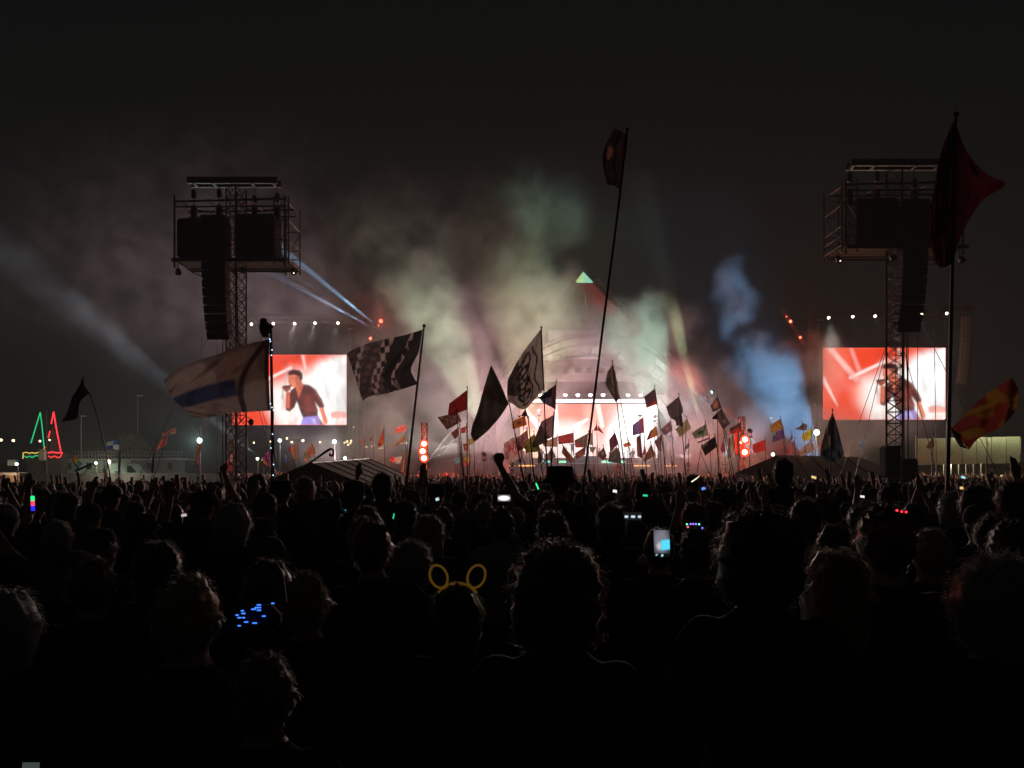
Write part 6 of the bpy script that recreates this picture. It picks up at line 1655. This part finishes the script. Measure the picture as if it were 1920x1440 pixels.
# smoke: soft puffs gathered round centres, broken up by noise; (centre, radii, weight)
PUFFS = [
 (P(795, 555, 82), (4.2, 4, 4.2), .75), (P(870, 605, 80), (4.0, 4, 3.2), .6), (P(900, 500, 84), (7, 4, 5.5), .30), (P(925, 430, 85), (6, 4, 5), .22), (P(760, 430, 84), (8, 4, 5), .16),
 (P(765, 735, 78), (6.5, 4, 6.5), 1.0), (P(850, 770, 80), (6, 4, 5), .7), (P(700, 840, 80), (7, 4, 2.2), .3),
 (P(1010, 590, 77), (4.5, 3, 4), .8), (P(1090, 640, 75), (8, 2.6, 2.8), .8), (P(1195, 620, 77), (4.2, 3, 3.2), 1.0), (P(1130, 625, 77), (3.6, 3, 2.2), .6), (P(985, 560, 82), (4.5, 3, 4), .5), (P(1185, 735, 84), (2.4, 1.5, 2.2), .6), (P(1300, 755, 79), (1.6, 2, 3.2), .9),
 (P(965, 700, 75), (4.5, 2.5, 4), .55), (P(1245, 700, 75), (4, 2.5, 3.2), .5), (P(1100, 700, 75), (10, 2.5, 4), .5), (P(1000, 400, 88), (5, 4, 5), .16), (P(930, 540, 83), (6, 4, 5), .55),
 (P(1360, 545, 82), (2.0, 2.5, 2.4), .45), (P(1378, 588, 82), (1.8, 2.5, 2.0), .45), (P(1425, 660, 82), (2.4, 2.5, 2), .55), (P(1468, 710, 82), (2.8, 2.5, 2.6), .9), (P(1510, 685, 82.5), (4.4, 3, 3.6), .5), (P(1430, 790, 80), (6, 3, 3), .3), (P(1330, 790, 80), (6, 4, 4.5), .5), (P(620, 545, 84), (11, 3, 5), .08),
 (P(420, 520, 84), (20, 5, 9), .07), (P(180, 480, 84), (16, 5, 9), .05), (P(330, 330, 86), (18, 5, 7), .03), (P(1570, 810, 80), (10, 5, 3.5), .22),
 (P(1300, 850, 74), (14, 4, 2.5), .4), (P(900, 850, 76), (14, 4, 2.5), .25),
]
SMIN, SMAX = Vector((-68, 68, -2)), Vector((48, 94, 42))
ng = bpy.data.node_groups.new('smoke_field', 'GeometryNodeTree')
ng.interface.new_socket('Geometry', in_out='INPUT', socket_type='NodeSocketGeometry')
ng.interface.new_socket('Geometry', in_out='OUTPUT', socket_type='NodeSocketGeometry')
N, Lk = ng.nodes, ng.links
go = N.new('NodeGroupOutput')
pos = N.new('GeometryNodeInputPosition')
warp = N.new('ShaderNodeTexNoise'); warp.inputs['Scale'].default_value = 0.16; warp.inputs['Detail'].default_value = 4
Lk.new(pos.outputs[0], warp.inputs['Vector'])
wsub = N.new('ShaderNodeVectorMath'); wsub.operation = 'SUBTRACT'; wsub.inputs[1].default_value = (.5, .5, .5)
Lk.new(warp.outputs['Color'], wsub.inputs[0])
wsc = N.new('ShaderNodeVectorMath'); wsc.operation = 'SCALE'; wsc.inputs['Scale'].default_value = 9.0
Lk.new(wsub.outputs[0], wsc.inputs[0])
wp = N.new('ShaderNodeVectorMath'); wp.operation = 'ADD'
Lk.new(pos.outputs[0], wp.inputs[0]); Lk.new(wsc.outputs[0], wp.inputs[1])
acc = None
for c, r, w in PUFFS:
    s1 = N.new('ShaderNodeVectorMath'); s1.operation = 'SUBTRACT'; s1.inputs[1].default_value = c
    Lk.new(wp.outputs[0], s1.inputs[0])
    s2 = N.new('ShaderNodeVectorMath'); s2.operation = 'DIVIDE'; s2.inputs[1].default_value = r
    Lk.new(s1.outputs[0], s2.inputs[0])
    s3 = N.new('ShaderNodeVectorMath'); s3.operation = 'LENGTH'
    Lk.new(s2.outputs[0], s3.inputs[0])
    mr = N.new('ShaderNodeMapRange'); mr.interpolation_type = 'SMOOTHSTEP'
    mr.inputs['From Min'].default_value = 1.5; mr.inputs['From Max'].default_value = 0.15
    mr.inputs['To Min'].default_value = 0; mr.inputs['To Max'].default_value = w
    Lk.new(s3.outputs['Value'], mr.inputs['Value'])
    if acc is None: acc = mr.outputs['Result']
    else:
        ad = N.new('ShaderNodeMath'); ad.operation = 'ADD'
        Lk.new(acc, ad.inputs[0]); Lk.new(mr.outputs['Result'], ad.inputs[1]); acc = ad.outputs[0]
fine = N.new('ShaderNodeTexNoise'); fine.inputs['Scale'].default_value = 0.36; fine.inputs['Detail'].default_value = 6; fine.inputs['Roughness'].default_value = .6
Lk.new(wp.outputs[0], fine.inputs['Vector'])
fr = N.new('ShaderNodeMapRange'); fr.inputs['From Min'].default_value = .40; fr.inputs['From Max'].default_value = .64; fr.inputs['To Min'].default_value = .04; fr.inputs['To Max'].default_value = 1.9
Lk.new(fine.outputs['Fac'], fr.inputs['Value'])
mu = N.new('ShaderNodeMath'); mu.operation = 'MULTIPLY'
Lk.new(acc, mu.inputs[0]); Lk.new(fr.outputs['Result'], mu.inputs[1])
vc = N.new('GeometryNodeVolumeCube')
vc.inputs['Min'].default_value = SMIN; vc.inputs['Max'].default_value = SMAX
vc.inputs['Resolution X'].default_value = 250; vc.inputs['Resolution Y'].default_value = 50; vc.inputs['Resolution Z'].default_value = 100
Lk.new(mu.outputs[0], vc.inputs['Density'])
sm_mat = volume_mat('stage_smoke', 0.38, (.95, .95, .95), 0.1, 'density')
stm = N.new('GeometryNodeSetMaterial'); stm.inputs['Material'].default_value = sm_mat
Lk.new(vc.outputs[0], stm.inputs['Geometry']); Lk.new(stm.outputs[0], go.inputs[0])
sme = bpy.data.meshes.new('smoke'); sme.from_pydata([(0, 80, 10)], [], []); sme.materials.append(sm_mat)
smo = link('smoke', sme)
md = smo.modifiers.new('smoke_field', 'NODES'); md.node_group = ng
tag(smo, 'drifting clouds of stage smoke lit from the stage', 'smoke', kind='stuff')
